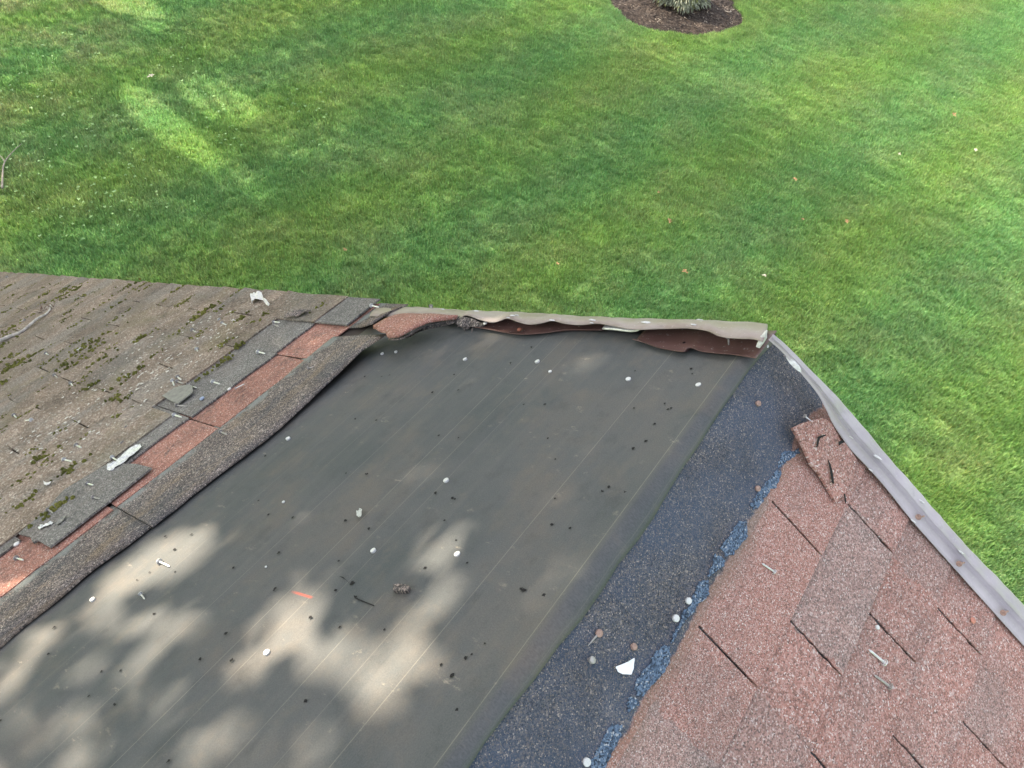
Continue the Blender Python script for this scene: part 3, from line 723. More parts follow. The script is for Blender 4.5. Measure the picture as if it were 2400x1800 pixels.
# ---- left slope: the old lower layer (dark headlap, orange-red tabs) and the weathered layer above it
def left_slope():
    # dark headlap shingle whose free edge curls up off the felt towards the gable
    ed = [(907, 783, .042), (877, 801, .042), (847, 821, .034), (790, 876, .026), (736, 927, .019), (685, 975, .015), (639, 1016, .013), (580, 1061, .013), (527, 1100, .012), (440, 1168, .011), (357, 1234, .012)]
    E = [(*hit('L', x, y, h), h) for x, y, h in ed]
    E = [(s, y, h) for s, y, h in catmull(E, 40)]
    pts = []
    for f in np.linspace(0, 1, 7):
        row = []
        for s, y, h in E:
            s1 = 1.215; yy = y * (1 - 0.0 * f)
            row.append((s + (s1 - s) * f + (random.uniform(-.0012, .0012) if f == 0 else 0), yy, 0.0075 + (h - 0.0075) * (1 - f) ** 1.0))
        pts.append(row)
    grid_sheet('shingle', 'L', pts, 0.0032, deckL, M_DARK)['label'] = 'dark mottled shingle strip with its edge curled up'
    # the bit of the same shingle that runs to the rake under the metal
    s0, y0 = hit('L', 907, 783, .042)
    grid_sheet('shingle', 'L', [[(1.06, -0.14, .036), (1.06, -0.07, .03), (1.06, 0.0, .012)], [(1.13, -0.135, .016), (1.13, -0.07, .014), (1.13, 0.0, .009)], [(1.2, -0.134, .0075), (1.2, -0.07, .0075), (1.2, 0.0, .0075)]], 0.004, deckL, M_DARK)
    for k, (ya, yb) in enumerate([(-1.82, -0.902), (-2.75, -1.825)]):
        top = [(1.0 + 0.006 * math.sin(t * 17) + .005 * math.sin(t * 41), t, 0.010 + .003 * math.sin(t * 11)) for t in np.linspace(ya, yb, 30)]
        if k == 0: top = [(0.997 + (1.012 - .997) * min(1, (-.902 - t) / .15) + .003 * math.sin(t * 41), t, 0.010 + .002 * math.sin(t * 11)) for t in np.linspace(ya, yb, 30)]
        grid_sheet('shingle', 'L', [[(s + (1.215 - s) * f, y, 0.0065 + (h - 0.0065) * (1 - f)) for s, y, h in top] for f in np.linspace(0, 1, 5)], 0.004, deckL, M_DARK)
    # orange-red tabs, slots every 12 inches
    cuts = [0.0, -0.30, -0.605, -0.905, -1.21, -1.515, -1.82, -2.12, -2.42, -2.75]
    for a, b in zip(cuts, cuts[1:]):
        slab('shingle', 'L', 1.188, 1.42, b + 0.004, a - 0.004, 0.0092, 0.0075, 0.0032, deckL, M_OLDRED, 0.003, 3, 7)
    # old layer carried on under the weathered one
    # grey headlap strips (upper layer)
    for a, b, s0 in [(-0.14, -0.299, 1.350), (-0.301, -0.602, 1.342), (-0.604, -0.80, 1.346), (-1.08, -1.38, 1.36), (-1.384, -1.70, 1.35), (-1.704, -2.2, 1.36), (-2.2, -2.75, 1.36)]:
        slab('shingle', 'L', s0, 1.60, b, a, 0.0145, 0.013, 0.0045, deckL, M_SMOKE, 0.003, 4, 8)
    # grey block still in place at the rake and the loose grey piece lower along
    slab('shingle', 'L', 1.192, 1.355, -0.137, 0.004, 0.0195, 0.0185, 0.005, deckL, M_SMOKE, 0.002, 3, 5)
    slab('shingle', 'L', 1.345, 1.56, -0.143, 0.006, 0.0225, 0.019, 0.005, deckL, M_WEATH, 0.003, 3, 5)
    g = [(1.214, -1.052), (1.215, -0.99), (1.217, -0.9), (1.222, -0.782), (1.30, -0.79), (1.345, -0.803), (1.40, -0.795), (1.42, -0.86), (1.44, -0.93), (1.40, -1.0), (1.385, -1.07), (1.33, -1.06), (1.29, -1.066), (1.285, -1.056)]
    poly_slab('shingle', 'L', [(s, y, 0.0195) for s, y in g], 0.005, deckL, M_SMOKE)['label'] = 'loose grey shingle piece with a torn edge'
    # weathered courses: tab by tab down to the eave
    k = 0; butt = 1.70; e = 0.15
    while butt < EAVE + 0.05:
        off = 0.0 if k % 2 == 0 else 0.1525
        y = 0.012 - random.uniform(0, .006); yl = -(0.3 - off) if off else -0.305
        first = True
        far = butt > 2.6
        ymin = -3.0 if butt < 4.4 else -3.0
        while y > ymin:
            b = yl + random.uniform(-.006, .006)
            s0 = butt - e - 0.05
            if k == 0: s0 = 1.55 + random.uniform(-.012, .012) - (0.14 if (y + b) / 2 < -.72 else 0)
            lift = random.uniform(0, .0025)
            slab('shingle', 'L', s0, min(butt, EAVE + .02) + random.uniform(-.004, .004), b + 0.0014, y - 0.0014, 0.0155 if k else 0.0185, 0.0225 + lift, 0.0055, deckL, M_WEATH, 0.004, 3, 4)
            y = b; yl = b - 0.305
        butt += e; k += 1
    grid_sheet('shingle', 'L', [[(1.42, -3.0, .0098), (1.42, -.002, .0098)], [(EAVE, -3.0, .0098), (EAVE, -.002, .0098)]], 0.004, deckL, M_DARK, False)
    # rest of the slope, behind the camera
    grid_sheet('shingle', 'L', [[(1.0, HY1, .018), (1.0, -3.02, .018)], [(EAVE + .02, HY1, .018), (EAVE + .02, -3.02, .018)]], 0.018, deckL, M_WEATH, False)
    grid_sheet('shingle', 'L', [[(0.0, HY1, .012), (0.0, -3.22, .012)], [(1.0, HY1, .012), (1.0, -3.22, .012)]], 0.012, deckL, M_SMOKE, False)
    # torn orange-red shingle folded up beside the metal
    K = 5.53
    def z(x, y): return zpx(x, y, 820, 680, K)
    top = [(310, 480, .045), (430, 400, .05), (560, 345, .05), (700, 318, .045), (900, 322, .045), (1100, 322, .045), (1300, 345, .04), (1395, 356, .035)]
    bot = [(320, 500, .05), (400, 550, .055), (480, 565, .055), (490, 622, .058), (640, 612, .058), (850, 500, .055), (1000, 430, .05), (1390, 366, .035)]
    A = [P('L', *hit('L', *z(x, y), h), h) for x, y, h in top]; B = [P('L', *hit('L', *z(x, y), h), h) for x, y, h in bot]
    nn = 26
    A = catmull(A, nn)
    Bq = []; ts = np.linspace(0, len(B) - 1, nn)
    for t in ts:
        i = min(len(B) - 2, int(t)); Bq.append(np.array(B[i]) * (1 - t + i) + np.array(B[i + 1]) * (t - i))
    rows = []
    for f in np.linspace(0, 1, 6):
        rows.append([a * (1 - f) + b * f + np.array([0, 0, 0.006 * math.sin(math.pi * f)]) for a, b in zip(A, Bq)])
    rows = [list(x) for x in zip(*rows)]
    o = sheet_from_rows('shingle', rows, 0.004, deckL, M_OLDRED); o['label'] = 'torn orange-red shingle scrap bent up at the rake'
    # its dark torn underside hanging below
    low = [(500, 626, .045), (640, 616, .04), (770, 600, .036), (860, 545, .03), (960, 512, .028), (1080, 490, .026), (1250, 455, .024), (1360, 425, .024), (1400, 375, .03)]
    Lw = catmull([P('L', *hit('L', *z(x, y), h), h) for x, y, h in low], nn)
    up = catmull([P('L', *hit('L', *z(x, y), h), h - .004) for x, y, h in [(490, 622, .054), (640, 612, .054), (760, 555, .054), (850, 500, .051), (1000, 430, .046), (1200, 398, .04), (1390, 366, .032)]], nn)
    rows = [[u, (u + l) / 2 + np.array([0, .008, .004]), l] for u, l in zip(up, Lw)]
    sheet_from_rows('shingle', rows, 0.003, deckL, M_DARK)['label'] = 'dark torn shingle edge'
    # crumpled torn felt bits beside it
    cr = [(1390, 380, .03), (1500, 355, .035), (1600, 370, .03), (1700, 420, .02), (1760, 440, .02)]; cl = [(1380, 440, .022), (1450, 470, .02), (1540, 470, .014), (1640, 480, .012), (1740, 460, .012)]
    a_ = catmull([P('L', *hit('L', *z(x, y), h), h) for x, y, h in cr], 16); b_ = catmull([P('L', *hit('L', *z(x, y), h), h) for x, y, h in cl], 16)
    rows = [[a, a * .5 + b * .5 + np.array([0, 0, random.uniform(-.006, .006)]), b] for a, b in zip(a_, b_)]
    sheet_from_rows('shingle', rows, 0.003, deckL, M_DARK, False)
    parts = []
    for _ in range(26):
        px, py = z(random.uniform(1430, 1590), random.uniform(450, 515)); s, y = hit('L', px, py, .008); c = P('L', s, y, .008)
        e2 = c + np.array([random.uniform(-.012, .012), random.uniform(-.012, .006), random.uniform(-.004, .012)])
        parts.append(tube_verts([c, (c + e2) / 2 + np.array([0, 0, .003]), e2], [.0016, .0014, .0006], 4))
    V, F = join(parts); tag(link('fibre', mesh('fibre', V, F), deckL, M_DARK), None, None, None, 'stuff')
left_slope()

# ---- right slope: dark headlap course with blue sealant, then red 3-tab courses
TAB = 0.2885; EX = 0.1375; B0 = 0.3275; SLOT0 = -0.2745
def right_slope():
    # top course, one strip shingle for every three tabs: headlap with the tabs cut by slots
    def strip(ya, yb, slots):
        ys = sorted({yb, *[v for t in slots for v in (t - .0024, t + .0024)], ya})
        V = []; F = []; U = []
        def quad(s0, s1, y0, y1):
            ns = max(2, int((s1 - s0) / .03)); ny = max(2, int((y1 - y0) / .05)); k = len(V)
            for i in range(ns + 1):
                for j in range(ny + 1):
                    s = s0 + (s1 - s0) * i / ns; y = y0 + (y1 - y0) * j / ny
                    h = 0.0045 + 0.0075 * max(0, (s - .17)) / (B0 - .17) + .0008 * math.sin(9 * y + 20 * s)
                    V.append(P('R', s, y, h)); U.append((y, s))
            for i in range(ns):
                for j in range(ny):
                    a = k + i * (ny + 1) + j; F.append((a, a + ny + 1, a + ny + 2, a + 1))
        quad(0.006, 0.192, yb, ya)
        edges = [yb] + [v for t in sorted(slots) for v in (t - .0024, t + .0024)] + [ya]
        for a, b in zip(edges[::2], edges[1::2]): quad(0.192, B0, a, b)
        me = mesh('shingle', V, F, U); bm = bmesh.new(); bm.from_mesh(me); bmesh.ops.remove_doubles(bm, verts=bm.verts[:], dist=1e-5); bm.to_mesh(me); bm.free()
        o = link('shingle', me, deckR, M_HEAD); sd = o.modifiers.new('thickness', 'SOLIDIFY'); sd.thickness = .0035; sd.offset = -1
        return o
    slots = [SLOT0 - TAB * k for k in range(0, 10)]
    strip(0.024, -0.64, slots[:2])['label'] = 'dark blue-grey headlap shingle at the ridge with red lower edge'
    strip(-0.6405, -1.5, slots[2:4] + [slots[4]] if slots[4] > -1.5 else slots[2:4]); strip(-1.501, -2.4, slots[5:7]); strip(-2.401, -3.0, slots[8:9])
    k = 1; butt = B0 + EX
    while butt < EAVE:
        off = SLOT0 + TAB / 2 * (k % 2)
        edges = [off - TAB * q for q in range(0, 12)]
        ya = 0.0
        lim = -3.0 if butt < 2.2 else -3.0
        for t in edges:
            w = 0.0025 if butt < 2.5 else .003
            if t > -0.02: continue
            if ya < lim: break
            dy = random.uniform(-.002, .002)
            slab('shingle', 'R', butt - EX - .02, min(butt, EAVE + .02), t + w + dy, ya, 0.0045, 0.0115, 0.0035, deckR, M_RED, 0.0016, 14, 5)
            ya = t - w + dy
        slab('shingle', 'R', butt - EX - .02, min(butt, EAVE + .02), -3.0, ya, 0.0045, 0.0125, 0.0035, deckR, M_RED, 0.0012, 2, 5) if ya > -2.95 else None
        # headlap of the course showing dark inside the slots
        k += 1; butt += EX
    grid_sheet('shingle', 'R', [[(.16, -3.0, .0008), (.16, -.003, .0008)], [(.25, -3.0, .0036), (.25, -.003, .0036)], [(EAVE, -3.0, .0036), (EAVE, -.003, .0036)]], 0.0006, deckR, M_SLOT, False)
    grid_sheet('shingle', 'R', [[(0.0, HY1, .012), (0.0, -3.01, .012)], [(EAVE + .02, HY1, .012), (EAVE + .02, -3.01, .012)]], 0.012, deckR, M_RED, False)
    # blue sealant dabs along the course line (traced)
    K = 3.687
    A = lambda L: [zpx(x, y, 1400, 1000, K) for x, y in L]; B = lambda L: [zpx(x, y, 1050, 1350, K) for x, y in L]
    dabs = [A([(1605, 210), (1690, 215), (1740, 190), (1750, 225), (1690, 265), (1640, 300), (1590, 345), (1560, 360), (1575, 300)]),
            A([(1560, 370), (1585, 380), (1575, 470), (1540, 530), (1490, 545), (1480, 570), (1440, 630), (1400, 690), (1350, 715), (1320, 680), (1370, 610), (1390, 560), (1430, 520), (1490, 450)]),
            A([(1215, 825), (1285, 815), (1300, 900), (1290, 960), (1230, 1030), (1170, 1110), (1110, 1115), (1065, 1050), (1100, 990), (1150, 940)]),
            A([(1020, 1100), (1080, 1130), (1110, 1160), (1100, 1210), (1040, 1240), (985, 1290), (960, 1300), (990, 1210)]),
            A([(885, 1345), (955, 1320), (975, 1370), (965, 1440), (950, 1480), (880, 1520), (850, 1580), (800, 1640), (740, 1655), (770, 1580), (820, 1520), (830, 1440)]),
            B([(2035, 290), (2110, 285), (2080, 350), (2010, 460), (1990, 480), (1950, 560), (1925, 580), (1960, 480), (2010, 400)]),
            B([(1860, 600), (1915, 605), (1925, 680), (1900, 780), (1850, 850), (1760, 950), (1680, 1050), (1630, 1030), (1620, 960), (1650, 870), (1740, 770), (1780, 680)]),
            B([(1570, 1040), (1640, 1065), (1650, 1110), (1620, 1130), (1560, 1180), (1550, 1130)]),
            B([(1420, 1280), (1500, 1290), (1500, 1370), (1450, 1480), (1400, 1570), (1350, 1680), (1240, 1690), (1230, 1620), (1290, 1500), (1350, 1380)])]
    for d in dabs:
        n = len(d); fine = []
        for i in range(n):
            a, b = np.array(d[i]), np.array(d[(i + 1) % n])
            for t in (0, .2, .4, .6, .8): fine.append(a + (b - a) * t + np.array([random.uniform(-2.6, 2.6), random.uniform(-2.6, 2.6)]))
        out = [(*hit('R', x, y, .0065), .0063 + .0 * random.random()) for x, y in fine]
        poly_slab('sealant_dab', 'R', [(s, y, 0.0066 + max(0, s - .17) * 0.05) for s, y, h in out], .003, deckR, M_SEAL)
    # broken, lifted shingle corner by the rake
    K6 = 2.765
    def z(x, y, h): q = zpx(x, y, 1800, 950, K6); return (*hit('R', *q, h), h)
    flap = [z(158, 146, .034), z(220, 115, .034), z(350, 82, .034), z(400, 100, .03), z(420, 130, .028), z(470, 225, .024), z(458, 255, .024), z(500, 240, .023), z(535, 290, .022), z(575, 350, .020), z(555, 460, .018), z(500, 570, .0165),
            z(440, 630, .0155), z(380, 520, .018), z(330, 440, .021), z(280, 380, .024), z(215, 240, .029)]
    poly_slab('shingle', 'R', flap, .005, deckR, M_RED)['label'] = 'broken red shingle corner lifted off the roof'
    # cracks through it
    for L in ([(372, 190), (345, 195), (322, 205), (310, 270), (318, 272), (334, 215), (372, 197)], [(385, 350), (400, 420), (412, 500), (426, 510), (416, 430), (402, 380)], [(490, 575), (495, 620), (503, 640), (505, 620), (497, 575)], [(455, 235), (480, 228), (490, 240), (470, 252), (458, 262)]):
        poly_slab('crack', 'R', [(*hit('R', *zpx(x, y, 1800, 950, K6), .028), .0) for x, y in L] if False else [(q[0], q[1], hh + .0012) for (x, y) in L for hh in [.034 - .0185 * min(1, max(0, (y - 146) / 484))] for q in [hit('R', *zpx(x, y, 1800, 950, K6), hh)]], .0008, deckR, M_HOLE)
right_slope()

# ------------------------------------------------------------------ metal edges
def nail_parts(L=0.032, bend=0.0, head=0.0056):
    pts = [(0.0, 0, 0), (L * .5, 0, bend * .3), (L * .88, 0, bend), (L, 0, bend)]
    a = tube_verts(pts, [.0019, .0019, .0018, .0003], 7)
    hd = tube_verts([(-.0012, 0, 0), (-.0010, 0, 0), (0.0002, 0, 0)], [head * .8, head, head], 12)
    return a, hd
def flashing():
    # right rake: bent drip edge, inner edge to outer edge, with two rolled beads, then the drip leg
    inn = [(1802, 797, .075), (1830, 822, .07), (1857, 852, .065), (1888, 888, .058), (1917, 925, .05), (1937, 962, .042), (1950, 990, .032), (1968, 1018, .026), (1997, 1057, .022), (2036, 1098, .019), (2075, 1142, .018), (2136, 1218, .0165), (2238, 1333, .0155), (2400, 1514, .015)]
    out = [(1812, 783, .085), (1840, 806, .08), (1868, 834, .075), (1905, 872, .07), (1945, 912, .064), (1966, 934, .058), (1984, 954, .05), (2010, 985, .042), (2040, 1020, .036), (2070, 1056, .03), (2104, 1096, .026), (2160, 1158, .022), (2250, 1262, .02), (2400, 1417, .018)]
    n = 70
    I = catmull([P('R', *hit('R', x, y, h), h) for x, y, h in inn], n); O = catmull([P('R', *hit('R', x, y, h), h) for x, y, h in out], n)
    d = (I[-1] - I[-8]); d = d / np.linalg.norm(d)            # carry on straight to the eave
    ext = [0.3 * k for k in range(1, 19)]
    I += [I[n - 1] + d * t for t in ext]; O += [O[n - 1] + np.array([d[0], 0, d[2]]) * t for t in ext]
    prof = [(0.0, 0), (.10, .0003), (.30, .001), (.335, .007), (.37, .001), (.47, .001), (.505, .007), (.54, .001), (.75, .0015), (.95, .0015), (1.0, 0.0)]
    rows = []
    for k, (a, b) in enumerate(zip(I, O)):
        t = np.array(I[min(k + 1, len(I) - 1)]) - np.array(I[max(0, k - 1)]); nn = np.cross(t, b - a); nn = nn / np.linalg.norm(nn)
        if nn[2] < 0: nn = -nn
        w = np.linalg.norm(b - a); fade = min(1, w / .05)
        dent = .0012 * math.sin(k * .9) * math.sin(k * .37 + 1) + random.uniform(-.0005, .0005)
        r = [a + (b - a) * f + nn * (hh * fade + dent * (f > .5) + random.uniform(-.0003, .0003)) for f, hh in prof]
        dn = np.array([0.004, .006, -0.028]) * fade
        r += [b + dn * .2, b + dn, b + dn + np.array([0, .008, -.004])]
        rows.append(r)
    R = np.array(rows)
    o = sheet_from_rows('drip_edge', rows, .0008, house, M_MAUVE); o['label'] = 'mauve metal drip edge bent away from the red slope'
    DR = o
    # sealant smears and nails on it
    K6 = 2.765
    for x, y, w in [(710, 330, 1.0), (665, 415, .5), (538, 230, .5), (990, 628, .6), (1250, 955, .7), (905, 752, .6)]:
        px, py = zpx(x, y, 1800, 950, K6)
        best = min(((abs(project(R[i, j])[0] - px) + abs(project(R[i, j])[1] - py)), i, j) for i in range(0, 75) for j in range(0, 11))
        c = R[best[1], best[2]]; blob(c + np.array([0, 0, .002]), .006 * w, .002, DR, 'sealant', M_WHITE, (1, .1, -.2))
    c = hit('R', *zpx(1885, 560, 1350, 700, 3.687), .066); blob(P('R', *c, .066), .011, .007, DR, 'sealant', M_WHITE, (1, 0, -.5))
    for x, y in [(972, 733), (1235, 1035), (1520, 1352)]:
        px, py = zpx(x, y, 1800, 950, K6); s, yy = hit('R', px, py, .022); c = P('R', s, yy, .020)
        a, b = nail_parts(.022, .003, .0058); V, F = join([a, b]); me = mesh('nail', V, F); me.materials.append(M_RUST)
        ob = bpy.data.objects.new('nail', me); COL.objects.link(ob); ob.parent = DR
        ob.matrix_world = Matrix.Translation(Vector(tuple(c + np.array([0, 0, .006])))) @ Matrix.Rotation(1.0, 4, 'Z') @ Matrix.Rotation(0.5, 4, 'Y')
    # left rake: hood of metal bent up along the edge
    top = [(897, 715), (950, 718), (1010, 721), (1091, 727), (1213, 731), (1350, 740), (1420, 744), (1505, 746), (1600, 749), (1675, 751), (1740, 754), (1799, 758)]
    low = [(866, 740, .020), (915, 741, .022), (937, 736, .026), (1010, 737, .03), (1060, 743, .03), (1076, 745, .03), (1091, 738, .038), (1105, 741, .038), (1128, 749, .034), (1152, 755, .03), (1168, 752, .032), (1188, 745, .038), (1213, 753, .034),
           (1240, 759, .03), (1267, 757, .032), (1295, 750, .036), (1322, 757, .034), (1362, 760, .032), (1403, 757, .034), (1430, 761, .034), (1467, 769, .032), (1502, 771, .034), (1556, 769, .036), (1610, 768, .04), (1656, 773, .044), (1689, 787, .044), (1738, 792, .046), (1765, 793, .046), (1789, 799, .048)]
    n = 110
    A = catmull([hit_y(x, y, 0.022) for x, y in top], n); B = catmull([P('L', *hit('L', x, y, h), h) for x, y, h in low], n)
    rows = []
    for k, (a, b) in enumerate(zip(A, B)):
        r = [b + np.array([0, -.001, -.002])]
        for f in np.linspace(0, 1, 8): r.append(b + (a - b) * f + np.array([0, 0, .010]) * math.sin(math.pi * f ** .8) + np.array([0, 0, .0012 * math.sin(k * .9 + f * 7)]))
        r += [a + np.array([0, .004, -.006]), a + np.array([0, .004, -.05]), a + np.array([0, .014, -.055])]
        rows.append(r)
    o = sheet_from_rows('drip_edge', rows, .0008, house, M_HOOD); o['label'] = 'dented faded-brown metal edge curled up along the felt side'
    HD = o
    for x, y, w in [(610, 200, 1.1), (1075, 200, .9), (1005, 228, .7), (150, 190, .7), (125, 205, .5)]:
        q = zpx(x, y, 1350, 700, 3.687); nearest(rows, q, w, HD)
    for x, y, w in [(805, 172, .7), (1095, 192, .8), (1410, 222, .8), (1440, 212, .6), (1370, 238, .5), (1740, 255, .8), (2110, 262, .9)]:
        q = zpx(x, y, 820, 680, 3.687); nearest(rows, q, w, HD)
    s, yy = hit('L', *zpx(1605, 335, 1350, 700, 3.687), .045); blob(P('L', s, yy, .04), .012, .009, HD, 'sealant', M_WHITE, (0, .3, 1))
    # nails through the hood
    for a, b in [((1010, 718), (1009, 737)), ((1707, 790), (1708, 808))]:
        pa = hit_y(*a, -0.005 if a[1] < 740 else -.05); pb = P('L', *hit('L', *b, .02), .02)
        n1 = tube_verts([pa, (pa + pb) / 2, pb], [.0021, .0021, .0012], 7); dd = (pa - pb) / np.linalg.norm(pa - pb)
        h1 = tube_verts([pa, pa + dd * .0015], [.0062, .0062], 12); V, F = join([n1, h1])
        link('nail', mesh('nail', V, F), HD, M_DULL)
    # brown flanges lying on the felt below the hood
    def flange(front, hs, ytop, lab):
        F_ = catmull([P('L', *hit('L', x, y, h), h) for (x, y), h in zip(front, hs)], 40); rows = []
        for k, b in enumerate(F_):
            s = b @ np.array([-CT, 0, -ST]); y0 = b[1]
            lip = np.array([0, -.0015, .003])
            up = P('L', 0, 0, .006 * max(0, 1 - s / .16)) ; b = b + up; r = [b + lip, b]
            for f in np.linspace(.12, 1, 7):
                h = .0065 + .004 * math.sin(k * .35 + f * 2) * (1 - f)
                y = y0 + (ytop - y0) * f; q = P('L', s, y, max(.0055, h) + .007 * max(0, 1 - s / .16)); r.append(q)
            rows.append(r)
        o = sheet_from_rows('flange', rows, .0008, house, M_BROWN); o['label'] = lab; return o, rows
    flange([(1113, 767), (1145, 772), (1186, 780), (1227, 784), (1281, 780), (1322, 774), (1365, 773), (1410, 774)], [.012, .012, .01, .012, .012, .012, .012, .014], 0.0, 'brown metal flange lying on the felt, narrow and wavy')
    fo, _ = flange([(1483, 795), (1510, 803), (1540, 814), (1572, 821), (1604, 826), (1611, 818), (1620, 817), (1643, 826), (1680, 832), (1722, 837), (1773, 847)], [.016, .013, .012, .012, .014, .016, .014, .012, .012, .012, .012], 0.0, 'wide brown metal flange with a torn nail notch')
    fr = catmull([P('L', *hit('L', x, y, h), h) for x, y, h in [(1410, 772, .016), (1440, 774, .018), (1475, 778, .02), (1494, 776, .024), (1500, 771, .03)]], 14)
    sheet_from_rows('flange', [[p, p + np.array([0, .004, .004]), p + np.array([0, .02, .006])] for p in fr], .0012, house, M_STEEL)['label'] = 'bare bent metal lip'
    parts = []
    for x, y in [(935, 380), (1070, 373), (1112, 410), (1330, 420)]:
        s, yy = hit('L', *zpx(x, y, 1350, 700, 3.687), .0072); parts.append(disc('L', s, yy, .0074, .0035))
    V, F = join(parts); link('nail_hole', mesh('nail_hole', V, F), fo, M_HOLE)
def disc(side, s, y, h, r, n=9, jag=.3):
    V = [P(side, s, y, h + .0004)]; F = []
    for k in range(n):
        a = 2 * math.pi * k / n; q = r * random.uniform(1 - jag, 1 + jag)
        V.append(P(side, s + q * math.cos(a), y + q * math.sin(a), h))
    for k in range(n): F.append((0, 1 + k, 1 + (k + 1) % n) if side == 'L' else (0, 1 + (k + 1) % n, 1 + k))
    return V, F
def blob(c, r, hgt, parent, name, mat, along=(1, 0, 0)):
    al = np.array(along, float); al /= np.linalg.norm(al); b = np.cross([0, 0, 1], al); b /= np.linalg.norm(b); up = np.cross(al, b)
    V = []; F = []; na, nr = 10, 3
    for i in range(nr + 1):
        for j in range(na):
            a = 2 * math.pi * j / na; q = r * math.sin(math.pi / 2 * i / nr) * random.uniform(.75, 1.25)
            V.append(np.asarray(c) + al * q * math.cos(a) * 1.7 + b * q * math.sin(a) * .5 + up * hgt * (math.cos(math.pi / 2 * i / nr) - .3))
    for i in range(nr):
        for j in range(na): F.append((i * na + j, (i + 1) * na + j, (i + 1) * na + (j + 1) % na, i * na + (j + 1) % na))
    return link(name, mesh(name, V, F), parent, mat)
def nearest(rows, q, w, parent):
    best = min((abs(project(p)[0] - q[0]) + abs(project(p)[1] - q[1]), tuple(p)) for r in rows for p in r[:9])
    blob(np.array(best[1]) + np.array([0, -.001, .002]), .0055 * w, .0015, parent, 'sealant', M_WHITE, (1, .25, .3))
flashing()

